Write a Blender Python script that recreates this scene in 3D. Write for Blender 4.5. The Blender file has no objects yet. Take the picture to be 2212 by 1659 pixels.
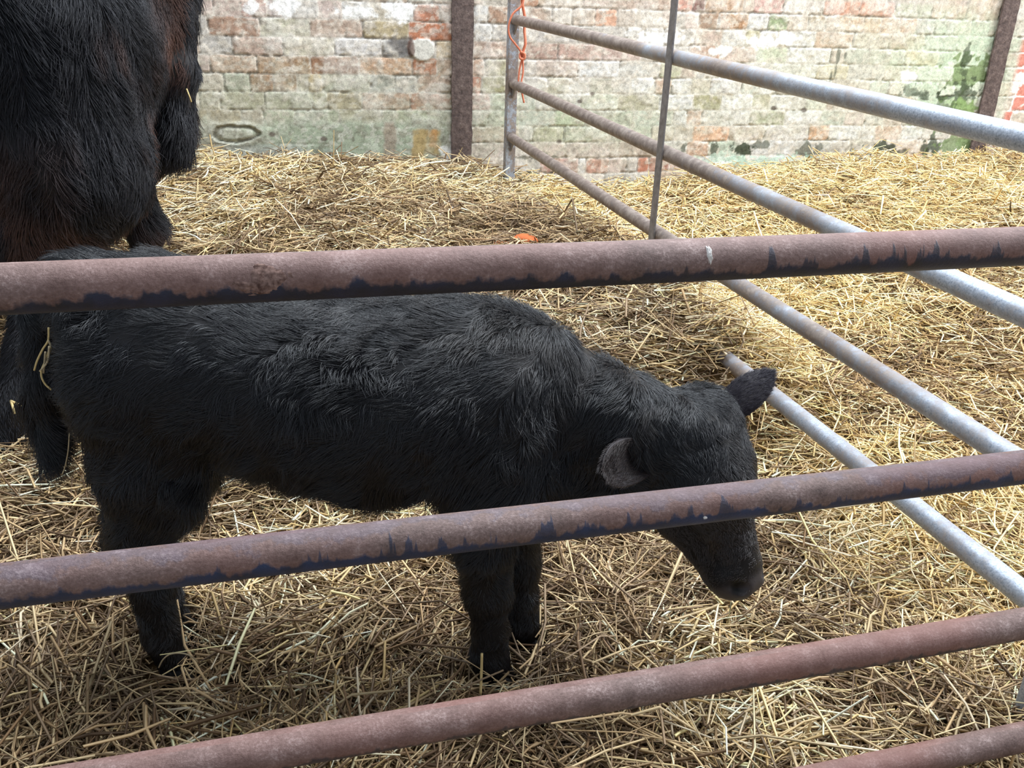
import bpy, math, random
import numpy as np
from mathutils import Vector, Matrix

SC = bpy.context.scene
COL = SC.collection
random.seed(4)
RNG = np.random.default_rng(11)

# ------------------------------------------------------------------ camera
CAM_H = 1.13
PITCH = math.radians(24.0)
ROLL = math.radians(2.0)
FOC = 1912.0                      # focal length in pixels of a 2212 wide frame
cam_d = bpy.data.cameras.new('camera')
cam_d.sensor_fit = 'HORIZONTAL'
cam_d.sensor_width = 36.0
cam_d.lens = FOC / 2212.0 * 36.0
cam_d.clip_start = 0.02
cam = bpy.data.objects.new('camera', cam_d)
COL.objects.link(cam)
cam.matrix_world = (Matrix.Translation((0, 0, CAM_H)) @ Matrix.Rotation(math.pi / 2 - PITCH, 4, 'X')
                    @ Matrix.Rotation(ROLL, 4, 'Z'))
SC.camera = cam

# ------------------------------------------------------------------ light
world = bpy.data.worlds.new('sky')
SC.world = world
world.use_nodes = True
wn = world.node_tree
bg = wn.nodes['Background']
bg.inputs['Color'].default_value = (0.74, 0.86, 1.0, 1)
bg.inputs['Strength'].default_value = 0.46


def area(name, loc, target, sx, sy, power, col):
    d = bpy.data.lights.new(name, 'AREA')
    d.shape = 'RECTANGLE'
    d.size, d.size_y = sx, sy
    d.energy = power
    d.color = col
    o = bpy.data.objects.new(name, d)
    COL.objects.link(o)
    o.location = loc
    o.rotation_euler = (Vector(target) - Vector(loc)).to_track_quat('-Z', 'Y').to_euler()
    return o


area('daylight_through_open_side', (5.6, 3.2, 3.4), (0.8, 2.8, 0.3), 3.5, 3.0, 300, (0.95, 0.97, 1.0))
area('daylight_through_roof_light', (0.6, 3.0, 4.2), (0.3, 2.0, 0.0), 4.2, 3.2, 350, (0.86, 0.93, 1.0))

SC.view_settings.view_transform = 'Standard'
SC.view_settings.look = 'None'
SC.view_settings.gamma = 1.0
SC.view_settings.use_curve_mapping = False
SC.view_settings.exposure = 0.35

# ------------------------------------------------------------------ helpers


def view_ray(x, y):
    dx, dy = x - 1106.0, y - 829.5
    c, s = math.cos(ROLL), math.sin(ROLL)
    ux = dx * c + dy * s
    uy = -dx * s + dy * c
    return np.array([ux, FOC * math.cos(PITCH) - uy * math.sin(PITCH), -(FOC * math.sin(PITCH) + uy * math.cos(PITCH))])


def lin(c):
    c = np.asarray(c, float) / 255.0
    return np.where(c <= 0.04045, c / 12.92, ((c + 0.055) / 1.055) ** 2.4)


def hash3(ix, iy, iz, seed):
    h = (ix.astype(np.int64) * 374761393 + iy.astype(np.int64) * 668265263 + iz.astype(np.int64) * 2147483647
         + seed * 974634777) & 0xFFFFFFFF
    h = ((h ^ (h >> 13)) * 1274126177) & 0xFFFFFFFF
    h = ((h ^ (h >> 16)) * 2246822519) & 0xFFFFFFFF
    return ((h ^ (h >> 15)) & 0xFFFFFF) / float(0xFFFFFF)


def vnoise(x, y, z=None, seed=0):
    """smooth value noise in 0..1"""
    x = np.asarray(x, float)
    y = np.asarray(y, float)
    z = np.zeros_like(x) if z is None else np.asarray(z, float)
    xi, yi, zi = np.floor(x), np.floor(y), np.floor(z)
    fx, fy, fz = x - xi, y - yi, z - zi
    fx, fy, fz = [t * t * (3 - 2 * t) for t in (fx, fy, fz)]
    r = 0
    for a in (0, 1):
        for b in (0, 1):
            for c in (0, 1):
                w = (fx if a else 1 - fx) * (fy if b else 1 - fy) * (fz if c else 1 - fz)
                r = r + w * hash3(xi + a, yi + b, zi + c, seed)
    return r


def fbm(x, y, z=None, seed=0, octv=4):
    r, a, t = 0, 1.0, 0
    for k in range(octv):
        zz = None if z is None else z * 2 ** k
        r = r + a * vnoise(x * 2 ** k, y * 2 ** k, zz, seed + k * 17)
        t += a
        a *= 0.5
    return r / t


def sstep(e0, e1, x):
    t = np.clip((x - e0) / (e1 - e0), 0, 1)
    return t * t * (3 - 2 * t)


def mesh_obj(name, verts, faces, mat=None, parent=None, smooth=True, col=None, uv=None):
    """verts (n,3), faces (m,k) array or list; one mesh object"""
    me = bpy.data.meshes.new(name)
    verts = np.asarray(verts, np.float32)
    if isinstance(faces, np.ndarray):
        m, k = faces.shape
        me.vertices.add(len(verts))
        me.vertices.foreach_set('co', verts.ravel())
        me.loops.add(m * k)
        me.loops.foreach_set('vertex_index', faces.astype(np.int32).ravel())
        me.polygons.add(m)
        me.polygons.foreach_set('loop_start', (np.arange(m) * k).astype(np.int32))
        me.update(calc_edges=True)
    else:
        me.from_pydata([tuple(map(float, v)) for v in verts], [], faces)
        me.update()
    if smooth:
        me.polygons.foreach_set('use_smooth', np.ones(len(me.polygons), bool))
    if col is not None:
        a = me.color_attributes.new('tint', 'FLOAT_COLOR', 'POINT')
        c = np.ones((len(verts), 4), np.float32)
        c[:, :3] = col
        a.data.foreach_set('color', c.ravel())
    if uv is not None:                 # per-vertex uv spread to the loops
        l = me.uv_layers.new(name='UVMap')
        li = np.empty(len(me.loops), np.int32)
        me.loops.foreach_get('vertex_index', li)
        l.data.foreach_set('uv', np.asarray(uv, np.float32)[li].ravel())
    if mat:
        me.materials.append(mat)
    o = bpy.data.objects.new(name, me)
    COL.objects.link(o)
    if parent:
        o.parent = parent
    return o


def tag(o, label=None, cat=None, group=None, kind=None):
    if label:
        o['label'] = label
    if cat:
        o['category'] = cat
    if group:
        o['group'] = group
    if kind:
        o['kind'] = kind
    return o


def empty(name, loc, label, cat, group=None):
    o = bpy.data.objects.new(name, None)
    o.empty_display_size = 0.1
    COL.objects.link(o)
    o.location = loc
    tag(o, label, cat, group)
    return o


def place_child(o, parent):
    """parent a part whose mesh is in world coordinates"""
    o.parent = parent
    o.matrix_parent_inverse = Matrix.Translation(-Vector(parent.location))


class NT:
    def __init__(self, name):
        self.m = bpy.data.materials.new(name)
        self.m.use_nodes = True
        self.t = self.m.node_tree
        self.b = self.t.nodes['Principled BSDF']

    def n(self, typ, **kw):
        nd = self.t.nodes.new(typ)
        for k, v in kw.items():
            if k.startswith('_'):
                setattr(nd, k[1:], v)
            else:
                nd.inputs[k.replace('__', ' ')].default_value = v
        return nd

    def l(self, a, b):
        self.t.links.new(a, b)

    def ramp(self, src, stops, interp='LINEAR'):
        r = self.t.nodes.new('ShaderNodeValToRGB')
        r.color_ramp.interpolation = interp
        e = r.color_ramp.elements
        while len(e) < len(stops):
            e.new(0.5)
        for el, (p, c) in zip(e, stops):
            el.position = p
            el.color = c if len(c) == 4 else (*c, 1)
        self.l(src, r.inputs['Fac'])
        return r

    def mix(self, fac, a, b, mode='MIX'):
        m = self.t.nodes.new('ShaderNodeMix')
        m.data_type = 'RGBA'
        m.blend_type = mode
        for s, v in ((m.inputs[0], fac), (m.inputs[6], a), (m.inputs[7], b)):
            if hasattr(v, 'is_output'):
                self.l(v, s)
            elif isinstance(v, (int, float)):
                s.default_value = v
            else:
                s.default_value = (*v, 1) if len(v) == 3 else v
        return m.outputs[2]

    def math(self, op, a, b=None, clamp=False):
        m = self.t.nodes.new('ShaderNodeMath')
        m.operation = op
        m.use_clamp = clamp
        for s, v in ((m.inputs[0], a), (m.inputs[1], b)):
            if v is None:
                continue
            if hasattr(v, 'is_output'):
                self.l(v, s)
            else:
                s.default_value = v
        return m.outputs[0]

    def bump(self, h, strength, dist):
        b = self.n('ShaderNodeBump', Strength=strength, Distance=dist)
        self.l(h, b.inputs['Height'])
        self.l(b.outputs[0], self.b.inputs['Normal'])
        return b


L3 = lambda c: tuple(float(v) for v in lin(c))

# ------------------------------------------------------------------ materials


def mat_wall():
    t = NT('limewashed_brick')
    vc = t.n('ShaderNodeVertexColor', _layer_name='tint')
    tc = t.n('ShaderNodeTexCoord')
    n1 = t.n('ShaderNodeTexNoise', Scale=55, Detail=6, Roughness=0.7)
    n2 = t.n('ShaderNodeTexNoise', Scale=230, Detail=3, Roughness=0.6)
    t.l(tc.outputs['Object'], n1.inputs['Vector'])
    t.l(tc.outputs['Object'], n2.inputs['Vector'])
    r1 = t.ramp(n1.outputs[0], [(0.28, (0.50, 0.47, 0.44)), (0.46, (0.98, 0.98, 0.97)), (0.62, (1.25, 1.24, 1.22))])
    r2 = t.ramp(n2.outputs[0], [(0.3, (0.66, 0.64, 0.62)), (0.5, (1, 1, 1)), (0.7, (1.18, 1.18, 1.18))])
    c = t.mix(0.75, vc.outputs[0], r1.outputs[0], 'MULTIPLY')
    c = t.mix(0.7, c, r2.outputs[0], 'MULTIPLY')
    t.l(c, t.b.inputs['Base Color'])
    t.b.inputs['Roughness'].default_value = 0.93
    t.b.inputs['Specular IOR Level'].default_value = 0.2
    h = t.math('ADD', n1.outputs[0], t.math('MULTIPLY', n2.outputs[0], 0.5))
    t.bump(h, 0.5, 0.003)
    return t.m


def mat_vcol(name, rough=0.7, spec=0.3, bump=None):
    t = NT(name)
    vc = t.n('ShaderNodeVertexColor', _layer_name='tint')
    t.l(vc.outputs[0], t.b.inputs['Base Color'])
    t.b.inputs['Roughness'].default_value = rough
    t.b.inputs['Specular IOR Level'].default_value = spec
    return t.m


def mat_rust_post():
    t = NT('scaly_rust')
    tc = t.n('ShaderNodeTexCoord')
    n = t.n('ShaderNodeTexNoise', Scale=45, Detail=8, Roughness=0.75)
    t.l(tc.outputs['Object'], n.inputs['Vector'])
    r = t.ramp(n.outputs[0], [(0.25, L3((50, 40, 38))), (0.45, L3((88, 72, 67))), (0.6, L3((116, 98, 91))),
                              (0.75, L3((166, 150, 141)))])
    t.l(r.outputs[0], t.b.inputs['Base Color'])
    t.b.inputs['Roughness'].default_value = 0.85
    t.bump(n.outputs[0], 1.0, 0.012)
    return t.m


def mat_front_rail(name, blue_shade_low, blue_streak, blue_top=0.0, seed=0.0, gate=(-9.0, 9.0), paint_shade_c=((15, 17, 26), (32, 38, 64))):
    """rusty tube with old blue paint and painted-in shade on its underside; uv = (metres along, 0..1 round, 0 = top)"""
    t = NT(name)
    uv = t.n('ShaderNodeUVMap')
    sep = t.n('ShaderNodeSeparateXYZ')
    t.l(uv.outputs[0], sep.inputs[0])
    U, V = sep.outputs[0], sep.outputs[1]

    def anis(su, sv, scale, off, det=5, ro=0.6):
        cb = t.n('ShaderNodeCombineXYZ', Z=off + seed)
        t.l(t.math('MULTIPLY', U, su), cb.inputs[0])
        t.l(t.math('MULTIPLY', V, sv), cb.inputs[1])
        n = t.n('ShaderNodeTexNoise', Scale=scale, Detail=det, Roughness=ro)
        t.l(cb.outputs[0], n.inputs['Vector'])
        return n.outputs[0]
    speck = anis(1, 0.14, 260, 1.3, 5, 0.75)
    blot = anis(1, 0.14, 30, 4.1, 6, 0.65)
    streak = anis(1, 0.015, 75, 7.7, 3, 0.55)
    wide = anis(1, 0.1, 3.2, 9.1, 2, 0.5)
    rust = t.ramp(t.math('ADD', t.math('MULTIPLY', speck, 0.5), t.math('MULTIPLY', blot, 0.5)),
                  [(0.34, L3((58, 46, 42))), (0.45, L3((102, 84, 78))), (0.54, L3((126, 105, 99))),
                   (0.64, L3((172, 152, 146)))])
    red = t.ramp(wide, [(0.42, (0, 0, 0)), (0.62, (1, 1, 1))])
    rust2 = t.mix(t.math('ADD', 0.10, t.math('MULTIPLY', red.outputs[0], 0.36)), rust.outputs[0], L3((144, 88, 76)))
    # underside measure: 0 on top, 1 underneath
    under = t.math('SUBTRACT', 1.0, t.math('MULTIPLY', t.math('ABSOLUTE', t.math('SUBTRACT', V, 0.5)), 2.0))
    low = t.math('ADD', under, t.math('MULTIPLY', t.math('SUBTRACT', blot, 0.5), 0.45))
    low = t.math('ADD', low, t.math('MULTIPLY', t.math('SUBTRACT', streak, 0.5), 0.35))
    low = t.math('ADD', low, t.math('MULTIPLY', t.math('SUBTRACT', wide, 0.5), 0.35))
    mlow = t.ramp(low, [(blue_shade_low, (0, 0, 0)), (blue_shade_low + 0.07, (1, 1, 1))])
    g0, g1 = gate
    gm = t.math('MULTIPLY', t.math('GREATER_THAN', U, g0), t.math('LESS_THAN', U, g1))
    sk = t.math('ADD', streak, t.math('MULTIPLY', t.math('SUBTRACT', under, 0.45), 0.5))
    strk = t.ramp(sk, [(0.565, (0, 0, 0)), (0.60, (1, 1, 1))])
    m = t.math('MAXIMUM', mlow.outputs[0], t.math('MULTIPLY', t.math('MULTIPLY', strk.outputs[0], gm), blue_streak), True)
    if blue_top:
        tp = t.math('ADD', t.math('SUBTRACT', 0.75, under), t.math('MULTIPLY', t.math('SUBTRACT', blot, 0.5), 1.2))
        tp = t.math('ADD', tp, t.math('MULTIPLY', t.math('SUBTRACT', wide, 0.5), 1.0))
        mt = t.ramp(tp, [(0.50, (0, 0, 0)), (0.60, (1, 1, 1))])
        m = t.math('MAXIMUM', m, t.math('MULTIPLY', mt.outputs[0], blue_top), True)
    paint = t.ramp(blot, [(0.3, L3(paint_shade_c[0])), (0.65, L3(paint_shade_c[1]))])
    c = t.mix(m, rust2, paint.outputs[0])
    t.l(c, t.b.inputs['Base Color'])
    ro = t.math('SUBTRACT', 0.62, t.math('MULTIPLY', m, 0.14))
    t.l(ro, t.b.inputs['Roughness'])
    t.b.inputs['Specular IOR Level'].default_value = 0.55
    h = t.math('ADD', t.math('MULTIPLY', speck, 1.0), t.math('MULTIPLY', m, 0.25))
    t.bump(h, 0.6, 0.0020)
    return t.m


def mat_galv(name, dirt, seed=0.0):
    """weathered galvanised tube: bright zinc with tan dirt, more of it on top"""
    t = NT(name)
    tc = t.n('ShaderNodeTexCoord')
    mp = t.n('ShaderNodeMapping', Location=(seed, seed, 0))
    t.l(tc.outputs['Object'], mp.inputs[0])
    geo = t.n('ShaderNodeNewGeometry')
    sp = t.n('ShaderNodeSeparateXYZ')
    t.l(geo.outputs['Normal'], sp.inputs[0])
    pos = t.n('ShaderNodeSeparateXYZ')
    t.l(geo.outputs['Position'], pos.inputs[0])
    n = t.n('ShaderNodeTexNoise', Scale=38, Detail=8, Roughness=0.72)
    f = t.n('ShaderNodeTexNoise', Scale=260, Detail=4, Roughness=0.7)
    w = t.n('ShaderNodeTexNoise', Scale=4.0, Detail=3, Roughness=0.6)
    for q in (n, f, w):
        t.l(mp.outputs[0], q.inputs['Vector'])
    zinc = t.ramp(f.outputs[0], [(0.3, L3((126, 134, 146))), (0.5, L3((176, 184, 196))), (0.7, L3((206, 212, 222)))])
    mud = t.ramp(n.outputs[0], [(0.3, L3((92, 78, 72))), (0.5, L3((128, 114, 106))), (0.7, L3((164, 152, 142)))])
    d = t.math('ADD', t.math('MULTIPLY', n.outputs[0], 0.55), t.math('MULTIPLY', w.outputs[0], 0.6))
    d = t.math('ADD', d, t.math('MULTIPLY', f.outputs[0], 0.25))
    # dirt is thick at the far end (large y) and thin nearer
    d = t.math('ADD', d, t.math('MULTIPLY', t.math('SUBTRACT', pos.outputs[1], 2.5), 0.17))
    mr = t.ramp(d, [(0.66 - 0.14 * dirt, (0, 0, 0)), (0.86 - 0.14 * dirt, (1, 1, 1))])
    c = t.mix(mr.outputs[0], zinc.outputs[0], mud.outputs[0])
    t.l(c, t.b.inputs['Base Color'])
    mt = t.math('MULTIPLY', t.math('SUBTRACT', 1.0, mr.outputs[0]), 0.45)
    t.l(mt, t.b.inputs['Metallic'])
    t.b.inputs['Roughness'].default_value = 0.5
    t.bump(f.outputs[0], 0.3, 0.001)
    return t.m


def mat_hide(name, c, rough=0.55, sheen=0.2):
    t = NT(name)
    t.b.inputs['Base Color'].default_value = (*L3(c), 1)
    t.b.inputs['Roughness'].default_value = rough
    t.b.inputs['Specular IOR Level'].default_value = 0.35
    return t.m


def mat_fur(name, spec=0.5, rough=0.42):
    """coat hairs coloured by their own attribute"""
    t = NT(name)
    a = t.n('ShaderNodeAttribute', _attribute_name='tint')
    hi = t.n('ShaderNodeHairInfo')
    t.l(a.outputs['Color'], t.b.inputs['Base Color'])
    t.b.inputs['Roughness'].default_value = rough
    t.b.inputs['Specular IOR Level'].default_value = spec
    return t.m


def mat_plain(name, c, rough=0.6, spec=0.4, noise=None):
    t = NT(name)
    if noise:
        tc = t.n('ShaderNodeTexCoord')
        n = t.n('ShaderNodeTexNoise', Scale=noise[0], Detail=5, Roughness=0.65)
        t.l(tc.outputs['Object'], n.inputs['Vector'])
        r = t.ramp(n.outputs[0], [(0.35, L3(c)), (0.65, L3(noise[1]))])
        t.l(r.outputs[0], t.b.inputs['Base Color'])
    else:
        t.b.inputs['Base Color'].default_value = (*L3(c), 1)
    t.b.inputs['Roughness'].default_value = rough
    t.b.inputs['Specular IOR Level'].default_value = spec
    return t.m


# ------------------------------------------------------------------ the brick wall
TH = math.radians(14.8)
WD = 4.4                                         # wall plane passes (0, WD)
WU = np.array([math.cos(TH), math.sin(TH)])
WN = np.array([math.sin(TH), -math.cos(TH)])     # toward the viewer


def wall_uv(x, y):
    d = view_ray(x, y)
    n = np.array([WN[0], WN[1], 0.0])
    k = (np.dot(np.array([0, WD, 0.0]) - np.array([0, 0, CAM_H]), n)) / np.dot(d, n)
    p = np.array([0, 0, CAM_H]) + d * k
    return p[0] * WU[0] + (p[1] - WD) * WU[1], p[2]


COURSE = 0.0759
Z0 = 0.8345 - 12 * COURSE


def row_top(letter):
    """z of the bed joint above a course; courses run z, a, b ... j downwards"""
    k = 'zabcdefghijk'.index(letter)
    return 1.138 - COURSE * k


def wall_u(px, z):
    """distance along the wall of photo column px at height z"""
    lo, hi = -400.0, 900.0
    for _ in range(40):
        m = (lo + hi) / 2
        if wall_uv(px, m)[1] > z:
            lo = m
        else:
            hi = m
    return wall_uv(px, lo)[0]


def strip(letter, off, sc, spec):
    """bricks of one course: edges measured on an enlarged crop, then a colour for each gap (None = free)"""
    z = row_top(letter) - COURSE / 2
    out = []
    e = [wall_u(off + v / sc, z) for v in spec[0::2]]
    for k, c in enumerate(spec[1::2]):
        if c is not None:
            out.append((e[k], e[k + 1], c))
    return out


A_, B_, W_, P_ = (196, 188, 178), (202, 190, 168), (216, 212, 206), (204, 180, 166)
S_, G_ = (164, 172, 142), (182, 186, 162)
LAYOUT = {
    'z': [(1120, 3.858, [0, (190, 146, 116), 170, (194, 174, 152), 540, (190, 162, 142), 900, (184, 156, 136), 1280, (204, 150, 130), 1420]),
          (1400, 4.147, [405, (150, 112, 102), 510, (188, 146, 108), 860, None, 950, (200, 160, 148), 1220, (212, 200, 186), 1575, (206, 146, 118), 1870]),
          (1800, 4.148, [240, (204, 140, 108), 560, (184, 184, 158), 885, (200, 172, 144), 1005, (196, 170, 144), 1200, (190, 166, 142), 1500])],
    'a': [(430, 4.022, [0, P_, 125, P_, 365, (190, 146, 130), 590, (206, 186, 180), 800, A_, 1030, (206, 184, 172), 1240, W_, 1480, B_, 1680, W_, 1860, (188, 126, 96), 2090, (190, 150, 126), 2200]),
          (740, 2.962, [835, W_, 930, (176, 140, 114), 1062]),
          (1120, 3.858, [75, (190, 166, 146), 280, (200, 184, 166), 450, (194, 170, 148), 640, (218, 150, 108), 820, (188, 172, 156), 980, (208, 194, 176), 1200, A_, 1390]),
          (1400, 4.147, [0, (204, 180, 164), 250, (204, 174, 156), 460, (164, 126, 94), 635, (176, 130, 90), 895, W_, 1080, (160, 176, 130), 1255, (190, 166, 140), 1430, (162, 142, 114), 1590, (186, 160, 130), 1740]),
          (1800, 4.148, [80, (208, 176, 146), 275, (204, 176, 142), 430, (200, 172, 142), 595, (206, 158, 126), 745, (180, 176, 168), 915, (184, 182, 170), 1085, B_, 1240, G_, 1400, B_, 1460])],
    'b': [(430, 4.022, [0, A_, 80, (176, 140, 116), 530, (194, 188, 162), 960, (186, 160, 140), 1420, (178, 160, 122), 1820, (188, 120, 84), 2205]),
          (740, 2.962, [835, W_, 960, A_, 1062]),
          (1120, 3.858, [0, A_, 160, (200, 192, 184), 500, A_, 900, W_, 1050, W_, 1215, A_, 1400]),
          (1400, 4.147, [420, (196, 170, 152), 665, W_, 865, (182, 172, 138), 1000, W_, 1165, (198, 176, 144), 1250, W_, 1495, (208, 174, 146), 1835]),
          (1800, 4.148, [172, B_, 503, (200, 176, 150), 820, (196, 190, 178), 1115, (180, 186, 164), 1440])],
    'c': [(430, 4.022, [0, A_, 290, (188, 160, 142), 730, (202, 192, 168), 1175, (206, 200, 196), 1590, (146, 142, 138), 1860, A_, 2060, (206, 184, 150), 2200]),
          (740, 2.962, [835, (198, 168, 148), 1062]),
          (1120, 3.858, [60, (186, 154, 138), 330, (190, 154, 138), 700, (188, 150, 136), 1020, A_, 1200, A_, 1400]),
          (1400, 4.147, [355, (198, 154, 130), 650, P_, 965, (196, 202, 170), 1245, W_, 1640]),
          (1800, 4.148, [105, (188, 188, 170), 320, (186, 184, 164), 640, (218, 184, 146), 945, (176, 188, 160), 1160, (190, 208, 182), 1380])],
    'd': [(430, 4.022, [0, P_, 95, (194, 160, 132), 500, (172, 138, 104), 965, (162, 114, 82), 1385, (206, 166, 132), 1850, (186, 124, 88), 2065, (200, 172, 146), 2200]),
          (740, 2.962, [830, (206, 170, 142), 905, (178, 170, 138), 1062]),
          (1120, 3.858, [50, A_, 145, (196, 178, 164), 500, (212, 210, 206), 840, (206, 202, 192), 1185, (190, 184, 152), 1345]),
          (1400, 4.147, [110, (196, 194, 160), 300, None, 430, W_, 830, A_, 1110, (210, 208, 196), 1510, (204, 188, 148), 1790]),
          (1800, 4.148, [110, A_, 460, (204, 182, 162), 760, A_, 880, (204, 206, 186), 1065, (150, 168, 120), 1370])],
    'e': [(430, 4.022, [0, (186, 170, 150), 215, (164, 166, 142), 440, (168, 124, 88), 650, (184, 148, 116), 850, B_, 940, (196, 172, 128), 1072, (188, 184, 160), 1490, (168, 164, 152), 1700, A_, 1895, (184, 146, 122), 2195]),
          (740, 2.962, [820, (210, 128, 96), 890, (160, 150, 102), 1042]),
          (1120, 3.858, [0, A_, 240, (198, 190, 164), 425, (212, 204, 194), 597, (190, 184, 166), 780, A_, 937, W_, 1135, (202, 168, 144), 1275, W_, 1440]),
          (1400, 4.147, [200, W_, 385, B_, 560, W_, 840, (206, 210, 198), 995, W_, 1150, A_, 1400, W_, 1640]),
          (1800, 4.148, [190, (204, 192, 176), 325, (200, 208, 190), 495, (210, 194, 172), 635, (180, 196, 176), 795, (186, 200, 178), 945, (230, 226, 210), 1097, (120, 136, 92), 1250, G_, 1330])],
    'f': [(430, 4.022, [0, (180, 168, 140), 180, (176, 168, 136), 570, (170, 168, 136), 985, (180, 172, 142), 1110, (178, 158, 122), 1420, (196, 152, 124), 1835, (186, 116, 82), 2195]),
          (740, 2.962, [815, (192, 140, 124), 945, G_, 1062]),
          (1120, 3.858, [0, (186, 196, 176), 140, A_, 320, W_, 520, (190, 190, 168), 832, (180, 170, 140), 1172, (206, 206, 204), 1310, A_, 1440]),
          (1400, 4.147, [95, (208, 204, 202), 400, (160, 150, 102), 655, W_, 745, W_, 935, (184, 174, 140), 1090, (218, 212, 204), 1410, (200, 200, 180), 1600]),
          (1800, 4.148, [720, (190, 204, 182), 975, (150, 178, 110), 1285])],
    'g': [(430, 4.022, [0, (178, 154, 120), 365, (172, 152, 132), 560, S_, 830, S_, 1220, (178, 166, 134), 1580, (176, 172, 150), 1700, (172, 172, 142), 2000, (178, 178, 148), 2195]),
          (740, 2.962, [815, G_, 930, G_, 1062]),
          (1120, 3.858, [0, (196, 200, 186), 300, (182, 194, 156), 560, G_, 960, (196, 202, 184), 1290]),
          (1400, 4.147, [0, W_, 350, (208, 170, 144), 480, (204, 198, 188), 910, (148, 150, 112), 1220, W_, 1410, W_, 1540, (190, 196, 180), 1760])],
    'h': [(1120, 3.858, [0, A_, 120, (174, 168, 132), 380, (182, 182, 156), 800, G_, 1110, B_, 1300]),
          (1400, 4.147, [45, (204, 190, 174), 400, (214, 164, 128), 725, (190, 168, 144), 1045, (210, 200, 190), 1395, W_, 1440, (208, 154, 108), 1620, W_, 1900]),
          (1800, 4.148, [220, W_, 370, (208, 174, 148), 610, W_, 800])],
    'i': [(1400, 4.147, [345, (196, 156, 128), 545, (186, 196, 176), 900, W_, 1300])],
    'j': [(1120, 3.858, [0, A_, 180, (178, 132, 116), 500, W_, 560, (188, 126, 98), 750, P_, 900, A_, 990, (186, 120, 92), 1085, (160, 96, 70), 1260]),
          (1400, 4.147, [440, W_, 690, (172, 196, 168), 870, W_, 1300])],
}


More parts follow.
